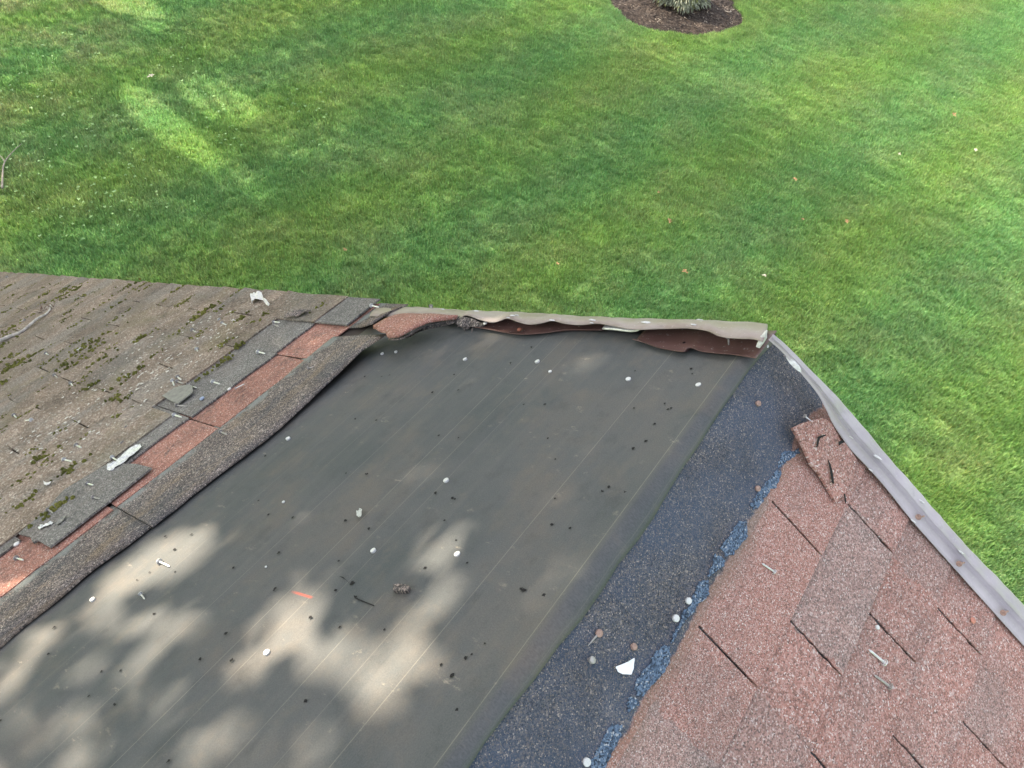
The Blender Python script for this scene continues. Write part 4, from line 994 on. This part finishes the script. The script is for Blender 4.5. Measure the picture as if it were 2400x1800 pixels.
# ------------------------------------------------------------------ nail heads and holes in the felt
def felt_nails():
    A = lambda x, y: zpx(x, y, 600, 850, 3.687); B = lambda x, y: zpx(x, y, 500, 1200, 3.687); Cc = lambda x, y: zpx(x, y, 1100, 800, 3.687)
    D = lambda x, y: zpx(x, y, 400, 650, 3.687); E_ = lambda x, y: zpx(x, y, 820, 680, 3.687); F0 = lambda x, y: zpx(x, y, 0, 1400, 3.687); H = lambda x, y: zpx(x, y, 1050, 1350, 3.687); Z3 = lambda x, y: zpx(x, y, 0, 950, 3.687)
    heads = [A(275, 652), A(235, 1200), A(1640, 1012), B(1378, 328), B(2105, 360), Cc(585, 170), Cc(697, 257), Cc(1373, 323), Cc(1978, 372), D(1825, 655), D(1945, 640), E_(993, 592), F0(795, 15), B(458, 1210), B(452, 470)]
    small = {1: .6, 14: .4, 6: .7, 9: .85, 10: .8}
    hm = tube_verts([(0, 0, -.004), (0, 0, .0002), (0, 0, .0012), (0, 0, .0016)], [.0056, .0060, .0056, .0030], 16)
    me = mesh('nail_head', *hm); me.materials.append(plain('zinc_nail_head', (0.52, 0.52, 0.5), 0.55, 0.1, 0.1, 250))
    for i, (x, y) in enumerate(heads):
        s, yy = hit('L', x, y, .006); o = link('nail_head', me, FELT)
        k = small.get(i, random.uniform(.92, 1.08)) * .9
        o.matrix_world = slope_matrix('L', s, yy, .0055, 0) @ Matrix.Rotation(random.uniform(-.18, .18), 4, 'X') @ Matrix.Scale(k, 4)
    holes = [A(*p) for p in [(940, 122), (1087, 122), (1155, 110), (860, 487), (1040, 500), (1525, 260), (1748, 238), (1713, 105), (1580, 632), (1750, 652), (780, 957), (957, 965), (108, 1317), (1553, 1127), (775, 1368), (978, 1438), (1630, 1365), (83, 808), (22, 1195), (320, 1340), (1700, 1172), (1720, 1180)]]
    holes += [Cc(*p) for p in [(538, 52), (358, 190), (1433, 258), (1918, 238), (1927, 283), (470, 547), (655, 547), (1690, 540), (1715, 590), (1745, 580), (1423, 580), (2000, 613), (1600, 717), (680, 840), (1527, 865), (1418, 928), (745, 1020), (1573, 1090), (1207, 1260), (1150, 1298), (1347, 1305), (740, 1360), (715, 1588), (873, 1617)]]
    holes += [B(*p) for p in [(478, 22), (1140, 75), (1345, 147), (565, 355), (175, 485), (1085, 425), (1830, 487), (2100, 247), (2195, 442), (535, 668), (1060, 680), (840, 912), (1093, 997), (110, 1052), (1480, 1018), (2185, 1262), (1970, 1322), (2065, 1415), (800, 1635), (1200, 612), (1230, 735)]]
    holes += [F0(*p) for p in [(470, 262), (420, 490), (880, 642), (1043, 635), (770, 855), (990, 925), (998, 932), (1333, 145), (1953, 315), (1733, 535), (2005, 545), (1457, 1418), (5, 1068)]]
    holes += [H(*p) for p in [(635, 115), (658, 127), (830, 168), (320, 585), (205, 680), (155, 712), (38, 862), (80, 1160)]] + [Z3(*p) for p in [(1655, 1118), (1430, 1135), (1510, 1247), (1185, 1510), (1515, 1440), (1293, 1445)]]
    me = None; metas = []
    for v in range(4): metas.append(None)
    for x, y in holes:
        s, yy = hit('L', x, y, .0045); v = random.randrange(4)
        if metas[v] is None:
            n = 9; V = [(0, 0, .0009)]; F = []
            for k in range(n):
                a = 2 * math.pi * k / n; q = random.uniform(.6, 1.3); V.append((.0032 * q * math.cos(a), .0030 * q * math.sin(a), random.uniform(0, .0012)))
            for k in range(n): F.append((0, 1 + k, 1 + (k + 1) % n))
            metas[v] = mesh('nail_hole', V, F); metas[v].materials.append(M_HOLE)
        o = link('nail_hole', metas[v], FELT); o.matrix_world = slope_matrix('L', s, yy, .0052, random.uniform(0, 6.28)) @ Matrix.Scale(random.uniform(.6, 1.15), 4)
    # scratches / cracks in the felt
    for L in ([(1090, 555), (1120, 560), (1150, 590), (1175, 612), (1160, 600), (1130, 575)], [(1175, 622), (1220, 605), (1222, 612), (1185, 630)], [(1222, 735), (1290, 765), (1390, 805), (1385, 810), (1280, 772), (1225, 745)]):
        poly_slab('tear', 'L', [(*hit('L', *B(x, y), .0055), .0056) for x, y in L], .0006, FELT, M_HOLE)
    # nail heads on the dark headlap of the other slope
    hr = [(zpx(1578, 905, 1350, 700, 3.687), M_RUST, 1.05), (zpx(1388, 535, 1400, 1000, 3.687), M_RUST, 1.0), (H(2080, 215), None, 1.0), (H(1972, 365), None, 1.1), (H(1200, 1610), None, 1.1), (H(1308, 495), M_RUST, 1.1), (H(1248, 725), M_DULL, 1.05), (H(1610, 610), M_RUST, 1.0),
          (zpx(1218, 335, 1600, 1350, 2.765), None, .8), (zpx(1648, 410, 1350, 700, 3.687), None, .8)]
    base = bpy.data.meshes['nail_head']
    for (x, y), mt, k in hr:
        s, yy = hit('R', x, y, .008); mm = base
        if mt is not None: mm = base.copy(); mm.materials.clear(); mm.materials.append(mt)
        o = link('nail_head', mm, deckR); o.matrix_world = slope_matrix('R', s, yy, .0085 + max(0, s - .19) * .05, 0) @ Matrix.Rotation(random.uniform(-.3, .3), 4, 'Y') @ Matrix.Scale(k * .88, 4)
    s1, y1 = hit('R', *H(1300, 500), .008); s2, y2 = hit('R', *H(1210, 600), .006)
    V, F = tube_verts([P('R', s1, y1, .007), P('R', s2, y2, .0065)], [.002, .0006], 6); link('nail_shank', mesh('nail_shank', V, F), deckR, M_DULL)
felt_nails()

# ------------------------------------------------------------------ loose nails
def loose_nails():
    K = 3.687
    Z1 = lambda p: zpx(*p, 0, 600, K); Z2 = lambda p: zpx(*p, 400, 650, K); Z3 = lambda p: zpx(*p, 0, 950, K); Q = lambda p: zpx(*p, 1600, 1350, 2.765); Q7 = lambda p: zpx(*p, 1400, 1000, K)
    W = 'loose roofing nail lying on the weathered brown shingles'; WG = 'loose nails on the weathered shingles'
    Gy = 'loose roofing nail lying on a grey shingle strip'; GG = 'loose nails on the grey strip'
    L = []
    for a, b in [((1895, 552), (1945, 562)), ((1920, 580), (1965, 600)), ((1660, 640), (1710, 662)), ((695, 808), (635, 812)), ((395, 840), (425, 858)), ((470, 1030), (515, 1060)), ((270, 1418), (195, 1420)), ((120, 1375), (150, 1405)), ((210, 555), (165, 565)), ((1700, 805), (1720, 850)),
                 ((610, 1100), (630, 1125)), ((60, 180), (90, 198))]: L.append((Z1(a), Z1(b), 'L', .0225, W, WG))
    for a, b in [((1490, 1080), (1505, 1125)), ((1535, 1045), (1570, 1075)), ((1530, 1085), (1580, 1095))]: L.append((Z1(a), Z1(b), 'L', .0225, 'loose nail in the cluster behind the olive-grey shingle fragment', 'nails clustered by the shingle fragment'))
    for a, b in [((555, 470), (630, 482)), ((660, 345), (720, 375)), ((415, 900), (455, 925))]: L.append((Z3(a), Z3(b), 'L', .0225, W, WG))
    for a, b in [((1840, 1088), (1905, 1103)), ((1645, 1125), (1715, 1145)), ((1530, 1290), (1605, 1292)), ((1505, 1375), (1575, 1390)), ((1095, 1485), (1145, 1518)), ((1060, 1620), (1110, 1650))]: L.append((Z1(a), Z1(b), 'L', .0165, Gy, GG))
    for a, b in [((755, 645), (815, 655)), ((890, 385), (945, 390)), ((890, 410), (935, 418))]: L.append((Z2(a), Z2(b), 'L', .0205, Gy, GG))
    for a, b in [((970, 450), (1015, 475)), ((755, 675), (808, 690)), ((805, 795), (862, 803))]: L.append((Z3(a), Z3(b), 'L', .0225, Gy, GG))
    L.append((Z2((1735, 245)), Z2((1800, 255)), 'L', .024, 'loose roofing nail at the rake on the grey shingle block', None))
    L.append((Z1((2035, 1145)), Z1((2115, 1105)), 'L', .0165, 'loose roofing nail lying along the top of the orange-red strip', None))
    L.append((Z1((1905, 1520)), Z1((1960, 1538)), 'L', .0135, 'loose roofing nail on the dark shingle strip beside the felt', None))
    L.append((Z2((1190, 785)), Z2((1270, 765)), 'L', .0155, 'loose dull nail on the dark strip where the red strip has a slot', None))
    L.append((Z3((140, 1320)), Z3((205, 1338)), 'L', .0135, 'loose roofing nail on the orange-red patch below the grey piece', None))
    L.append((Z3((1380, 1352)), Z3((1462, 1388)), 'L', .0075, 'loose shiny nail in a sun patch on the black felt', None))
    L.append((Z3((1215, 1630)), Z3((1248, 1672)), 'L', .0075, 'loose shiny nail in the shade on the black felt', None))
    L.append((Q((1305, 560)), Q((1210, 475)), 'R', .0125, 'longer bright nail lying on the red shingles', 'nails lying on the red shingles'))
    L.append((Q((1340, 715)), Q((1250, 640)), 'R', .013, 'dull grey nail lying on the red shingles', 'nails lying on the red shingles'))
    L.append((Q7((1525, 1252)), Q7((1425, 1180)), 'R', .0115, 'shiny nail near the blue sealant on the red shingles', 'nails lying on the red shingles'))
    L.append((zpx(1975, 1015, 1350, 700, K), zpx(2022, 1052, 1350, 700, K), 'R', .03, 'nail sticking out by the broken red shingle corner', None))
    bases = []
    for v in range(3):
        sh, hd = nail_parts(.032, [0, .0015, -.001][v], .0056); V, F = join([sh]); a = mesh('shank', V, F); a.materials.append([M_STEEL, M_STEEL, M_DULL][v])
        V, F = join([hd]); b = mesh('head', V, F); b.materials.append([M_STEEL, M_DULL, M_DULL][v]); bases.append((a, b))
    for i, (a, b, side, h, lab, grp) in enumerate(L):
        s0, y0 = hit(side, *a, h); s1, y1 = hit(side, *b, h); d = math.hypot(s1 - s0, y1 - y0)
        v = 2 if 'dull' in lab else (0 if ('shiny' in lab or 'bright' in lab) else i % 3)
        t = bpy.data.objects.new('roofing_nail', None); COL.objects.link(t); t.empty_display_size = .02
        k = min(1.25, max(.75, d / .032))
        t.matrix_world = slope_matrix(side, s0, y0, h + .0005, math.atan2(s1 - s0, y1 - y0)) @ Matrix.Rotation(0.06, 4, 'Y') @ Matrix.Scale(k, 4)
        tag(t, lab, 'nail', grp)
        for nm, me in zip(('shank', 'head'), bases[v]):
            c = bpy.data.objects.new(nm, me); COL.objects.link(c); c.parent = t
loose_nails()

# ------------------------------------------------------------------ moss on the weathered shingles
def moss():
    parts = []
    def clump(px, py, r):
        s, y = hit('L', px, py, .022)
        for _ in range(max(3, int(r * 3.5))):
            ds, dy = random.gauss(0, .006 * r * .5), random.gauss(0, .006 * r); R = random.uniform(.0022, .0055) * (0.7 + .12 * r)
            c = (s + ds, y + dy); V = []; F = []
            n = 7
            V.append(P('L', c[0], c[1], .0225 + R * random.uniform(.6, 1.0)))
            for k in range(n):
                a = 6.283 * k / n; q = R * random.uniform(.5, .8); V.append(P('L', c[0] + q * math.cos(a), c[1] + q * math.sin(a), .0225 + R * .45))
            for k in range(n):
                a = 6.283 * k / n; q = R * random.uniform(.8, 1.35); V.append(P('L', c[0] + q * math.cos(a), c[1] + q * math.sin(a), .019))
            for k in range(n):
                k2 = (k + 1) % n; F += [(0, 1 + k, 1 + k2), (1 + k, 1 + n + k, 1 + n + k2, 1 + k2)]
            parts.append((V, F))
    spots = [(55, 270, 4), (400, 258, 3), (480, 255, 4), (550, 285, 4), (600, 310, 9), (650, 292, 5), (400, 322, 5), (545, 368, 3), (690, 352, 3), (820, 310, 3), (1110, 258, 5), (1200, 265, 4), (1270, 270, 3), (1540, 282, 3), (1420, 385, 3), (1560, 410, 4), (1600, 395, 3), (1745, 495, 6), (985, 435, 4), (880, 420, 3), (1110, 470, 3), (785, 482, 3), (580, 490, 3), (560, 552, 4),
             (190, 475, 4), (260, 515, 3), (80, 625, 6), (30, 700, 5), (1000, 545, 4), (640, 600, 3), (740, 605, 2), (1240, 695, 5), (1485, 690, 4), (1690, 700, 5), (660, 750, 3), (790, 770, 9), (720, 768, 5), (840, 785, 4), (925, 805, 3), (40, 770, 6), (55, 880, 5), (130, 945, 8), (60, 965, 6), (450, 890, 4), (840, 905, 5), (950, 905, 4), (520, 960, 5), (620, 940, 4), (1155, 998, 6), (690, 1095, 4), (770, 1120, 4), (365, 1155, 3), (960, 1235, 5), (1030, 1255, 3), (255, 1350, 3), (1020, 1375, 4), (1890, 910, 1.5), (1960, 890, 2), (1790, 1010, 2), (1730, 1050, 1.5), (1930, 760, 4), (2050, 775, 4), (1340, 845, 3), (10, 1100, 4), (340, 825, 3), (300, 850, 4), (250, 905, 3), (150, 850, 3), (100, 340, 2), (200, 345, 3), (140, 390, 3), (15, 500, 4), (350, 410, 3), (680, 415, 2), (540, 300, 4), (1900, 455, 3), (2000, 490, 2), (2080, 540, 3)]
    for x, y, r in spots: clump(*zpx(x, y, 0, 600, 3.687), r)
    for x, y, r in [(250, 60, 3), (20, 220, 4), (30, 100, 2), (360, 435, 4), (260, 400, 3), (440, 450, 3), (575, 560, 4), (625, 535, 3), (260, 605, 5), (190, 840, 4), (480, 870, 4), (380, 940, 3), (550, 195, 3), (735, 265, 2)]: clump(*zpx(x, y, 0, 950, 3.687), r)
    for x, y, r in [(70, 235, 3), (120, 210, 4), (270, 310, 5), (520, 305, 3), (215, 515, 4), (770, 345, 4), (1315, 235, 3), (600, 350, 3), (450, 575, 3), (490, 700, 2), (410, 760, 1.5)]: clump(*zpx(x, y, 400, 650, 3.687), r)
    for _ in range(200):                     # thin seams of moss in the joints
        k = random.randrange(2, 22); s = 1.70 + .15 * k + random.uniform(.0, .006); y = -random.random() ** 1.0 * 1.6
        if s < 1.9 and random.random() < .6: continue
        Q = P('L', s, y, .022); px, py = project(Q)
        if random.random() < 0.35 + 0.5 * (px < 250): clump(px, py, random.choice((.6, .8, 1, 1, 2)))
    V, F = join(parts); tag(link('moss', mesh('moss', V, F, None, True), deckL, M_MOSS), None, None, None, 'stuff')
moss()

# ------------------------------------------------------------------ odds and ends on the roof
def thing_poly(name, side, px, h, thick, mat, lab, cat, tilt=None):
    out = [(*hit(side, x, y, h), h + (tilt(i) if tilt else 0)) for i, (x, y) in enumerate(px)]
    return tag(poly_slab(name, side, out, thick, None, mat), lab, cat)
def odds():
    K = 3.687
    Z1 = lambda L: [zpx(x, y, 0, 600, K) for x, y in L]; Z2 = lambda L: [zpx(x, y, 400, 650, K) for x, y in L]; Z3 = lambda L: [zpx(x, y, 0, 950, K) for x, y in L]; B = lambda L: [zpx(x, y, 500, 1200, K) for x, y in L]
    pale = plain('grey_green_slate', (0.20, 0.195, 0.165), 0.85, 0, 0.2, 80)
    thing_poly('shingle_fragment', 'L', Z1([(1400, 1205), (1440, 1180), (1500, 1140), (1560, 1120), (1645, 1108), (1668, 1150), (1660, 1180), (1600, 1225), (1535, 1275), (1470, 1245)]), .024, .003, pale, 'flat olive-grey shingle fragment among loose nails on the weathered shingles', 'shingle fragment')
    white = plain('pale_wrapper', (0.62, 0.60, 0.55), 0.75, 0, 0.18, 90)
    # feather-like white scrap at the top edge
    def crumple(name, side, px, h, amp, mat, lab, cat):
        out = [hit(side, x, y, h) for x, y in px]; bm = bmesh.new(); vs2 = [bm.verts.new(tuple(P(side, s, y, h))) for s, y in out]
        f = bm.faces.new(vs2); bmesh.ops.triangulate(bm, faces=[f]); bmesh.ops.subdivide_edges(bm, edges=bm.edges[:], cuts=2, use_grid_fill=True)
        n = Vector((ST if side == 'R' else -ST, 0, CT))
        for v in bm.verts: v.co += n * random.uniform(0.0, amp)
        bmesh.ops.recalc_face_normals(bm, faces=bm.faces[:])
        me = bpy.data.meshes.new(name); bm.to_mesh(me); bm.free(); o = tag(link(name, me, None, mat), lab, cat)
        sd = o.modifiers.new('thickness', 'SOLIDIFY'); sd.thickness = .0008; return o
    crumple('plastic_scrap', 'L', Z2([(695, 150), (740, 140), (790, 140), (800, 180), (840, 215), (858, 240), (855, 258), (825, 235), (800, 205), (740, 210), (705, 228)]), .024, .012, white, 'crumpled off-white plastic scrap near the rake of the weathered shingles', 'scrap')
    foil = NT('white_film'); fc = foil.noise(foil.coord('pos'), 160.0, 3.0, .7); fm = foil.bsdf(foil.ramp(fc, [(.3, (.35, .35, .34)), (.7, (.78, .78, .76))]), .35)
    crumple('sealant_film', 'L', Z3([(925, 555), (935, 510), (1010, 490), (1060, 430), (1120, 380), (1180, 345), (1215, 342), (1228, 365), (1150, 430), (1070, 500), (1000, 545), (960, 572)]), .0195, .004, fm, 'long shiny white film strip stuck on the grey shingle strip', 'film strip')
    crumple('sealant_film', 'L', Z3([(330, 1060), (350, 1040), (400, 1030), (440, 1005), (462, 1015), (440, 1035), (380, 1055), (345, 1075)]), .0215, .004, fm, 'short white film scrap on the loose grey shingle piece', 'film scrap')
    crumple('sealant_film', 'L', Z3([(480, 1030), (520, 985), (560, 958), (572, 970), (545, 1005), (500, 1040)]), .0215, .004, pale, 'grey-green flake beside a white film scrap', 'flake')
    crumple('shell_chip', 'L', Z3([(380, 660), (400, 670), (445, 665), (430, 685), (405, 698), (385, 685)]), .024, .003, white, 'small white chip with a mossy joint beside it on the weathered shingles', 'chip')
    dk = granule('dark_chunk_granules', DARK, (.8, 1.2), None)
    thing_poly('shingle_chunk', 'L', B([(1553, 625), (1610, 618), (1690, 632), (1695, 645), (1680, 682), (1640, 684), (1555, 680)]), .012, .006, dk, 'small dark granulated shingle chunk lying on the felt', 'shingle chunk')
    crumple('plaster_chip', 'L', [zpx(x, y, 600, 850, K) for x, y in [(868, 1285), (885, 1278), (900, 1265), (915, 1270), (912, 1330), (895, 1338), (872, 1325)]], .008, .003, plain('pale_green_chip', (.42, .43, .37), .8, 0, .1, 80), 'pale greenish chip lying on the black felt', 'chip')
    crumple('foil_shard', 'R', [zpx(x, y, 1050, 1350, K) for x, y in [(1445, 785), (1520, 755), (1600, 708), (1600, 780), (1575, 852), (1500, 848), (1455, 820)]], .009, .003, plain('white_paper', (.72, .74, .74), .6, 0, .06, 50), 'triangular white paper shard on the dark headlap strip', 'paper shard')
    # pebbles
    def pebble(side, px, h, r, mat, lab, name='pebble'):
        s, y = hit(side, *px, h); bm = bmesh.new(); bmesh.ops.create_icosphere(bm, subdivisions=2, radius=r)
        for v in bm.verts: v.co = Vector((v.co.x * random.uniform(.9, 1.1), v.co.y * random.uniform(.85, 1.05), v.co.z * .6))
        me = bpy.data.meshes.new(name); bm.to_mesh(me); bm.free(); o = tag(link(name, me, None, mat), lab, 'pebble'); o.matrix_world = slope_matrix(side, s, y, h + r * .4, .4)
    pebble('L', zpx(1750, 1238, 0, 600, K), .0165, .0075, plain('blue_grey_stone', (.28, .33, .42), .6, 0, .15, 90), 'rounded blue-grey pebble on the grey shingle strip')
    pebble('L', zpx(1985, 1155, 0, 600, K), .0165, .006, white, 'small white pebble on the grey strip beside the orange-red strip')
    pebble('L', zpx(1470, 348, 820, 680, K), .010, .007, plain('rust_stone', (.22, .08, .05), .8, 0, .2, 90), 'rust-red pebble lying on the narrow brown metal flange')
    pebble('R', zpx(1875, 288, 1600, 1350, 2.765), .012, .0065, plain('orange_stone', (.46, .2, .14), .8, 0, .2, 90), 'orange pebble on the red shingles near the drip edge')
    pebble('L', zpx(150, 1205, 0, 950, K), .022, .007, white, 'white pebble on weathered shingle above the orange-red patch')
    pebble('L', zpx(1172, 292, 820, 680, K), .02, .006, white, 'white pebble beside the torn dark shingle edge')
    # twig with dry tip on the weathered shingles
    tw = plain('grey_twig', (.42, .385, .33), .85, 0, .35, 60)
    pts = [zpx(x, y, 0, 600, K) for x, y in [(-120, 800), (-10, 745), (90, 690), (180, 650), (260, 600), (330, 545), (390, 500), (425, 465), (440, 430)]]
    path = [P('L', *hit('L', x, y, .028), .028 + .004 * math.sin(i * 1.7)) for i, (x, y) in enumerate(pts)]
    path = catmull(path, 24); parts = [tube_verts(path, list(np.linspace(.0095, .0035, 24)), 7)]
    t = empty('twig', path[0]); tag(t, 'thin pale twig lying on the mossy weathered shingles', 'twig')
    link('stem', mesh('stem', *join(parts), None, True), t, tw)
    parts = []
    for _ in range(16):
        a, b = zpx(random.uniform(340, 470), random.uniform(430, 490), 0, 600, K); c = P('L', *hit('L', a, b, .026), .026); e2 = c + np.array([random.uniform(-.03, .03), random.uniform(-.03, .03), random.uniform(-.003, .012)])
        parts.append(tube_verts([c, (c + e2) / 2 + np.array([0, 0, .004]), e2], [.0016, .0014, .0005], 4))
    link('dry_bud', mesh('dry_bud', *join(parts)), t, plain('dry_red_brown', (.12, .065, .045), .9, 0, .3, 60))
    # thin dark lifted shingle sliver near the block
    thing_poly('shingle_sliver', 'L', Z2([(970, 350), (1000, 325), (1080, 300), (1160, 275), (1215, 290), (1170, 305), (1100, 330), (1040, 340)]), .028, .003, dk, 'dark curled shingle sliver near the rake', 'shingle sliver', lambda i: .004 * (i % 3))
    # white granule chips scattered on the weathered shingles
    parts = []
    for _ in range(300):
        cx, cy = random.choice([(1350, 900), (1300, 1000), (1200, 1100), (1850, 680), (800, 1250), (620, 1480), (1500, 850), (1950, 640), (400, 1650)])
        px, py = zpx(random.gauss(cx, 170), random.gauss(cy, 90), 0, 600, K)
        s, y = hit('L', px, py, .024)
        if s < 1.6 or y > -.02: continue
        parts.append(disc('L', s, y, .0235, random.uniform(.002, .0055), 6, .45))
    tag(link('pale_grit', mesh('pale_grit', *join(parts)), deckL, plain('pale_grit', (.5, .48, .42), .9, 0, .2, 70)), None, None, None, 'stuff')
odds()

# ------------------------------------------------------------------ leaves and a stick on the lawn
def lawn_bits():
    lm = plain('dry_leaf', (.36, .2, .1), .8, 0, .3, 30); wm = plain('pale_leaf', (.55, .5, .4), .8, 0, .2, 30)
    spots = [((357, 190), 1.5, wm), ((2230, 280), .95, lm), ((1858, 432), .9, lm), ((1567, 530), .95, lm), ((1977, 530), .9, lm), ((1602, 648), .9, lm), ((1540, 462), .6, lm), ((1305, 720 - 90), .6, lm), ((2278, 363), .8, wm), ((2102, 372), .7, wm), ((1786, 658), .7, wm), ((810, 598), .6, lm), ((1876, 526), .6, lm)]
    labs = {0: 'large pale dry leaf lying among the clover near the sun streaks on the lawn'}
    for i, ((x, y), k, mt) in enumerate(spots):
        q = on_ground(x, y); V = []; F = []; a0 = random.uniform(0, 6.28)
        for lobe in range(5):
            a = a0 + lobe * 1.05 - 2.1; L = random.uniform(.035, .06) * k; u = np.array([math.cos(a), math.sin(a), random.uniform(-.1, .4)]); v = np.array([-math.sin(a), math.cos(a), 0]); n = len(V)
            V += [(0, 0, 0), tuple(u * L * .5 - v * L * .22 + np.array([0, 0, .006])), tuple(u * L), tuple(u * L * .5 + v * L * .22 + np.array([0, 0, .006]))]; F.append((n, n + 1, n + 2, n + 3))
        o = link('fallen_leaf', mesh('fallen_leaf', V, F), None, mt); o.location = (q[0], q[1], GZ + .085)
        tag(o, labs.get(i, 'dry brown leaf fallen on the lawn' if mt is lm else 'pale dry leaf fallen on the open lawn'), 'leaf', 'brown leaves on the lawn' if mt is lm else 'pale leaves on the lawn')
    pts = [on_ground(x, y) + np.array([0, 0, .07]) for x, y in [(11, 452), (12, 420), (16, 392), (36, 366), (56, 348)]]
    p2 = [on_ground(x, y) + np.array([0, 0, .075]) for x, y in [(17, 390), (8, 378), (-12, 372)]]
    V, F = join([tube_verts(catmull(pts, 12), list(np.linspace(.013, .004, 12)), 6), tube_verts(p2, [.007, .005, .003], 5)])
    tag(link('stick', mesh('stick', V, F), None, plain('grey_stick', (.25, .22, .18), .9, 0, .3, 30)), 'thin forked grey stick lying on the lawn among clover', 'stick')
lawn_bits()
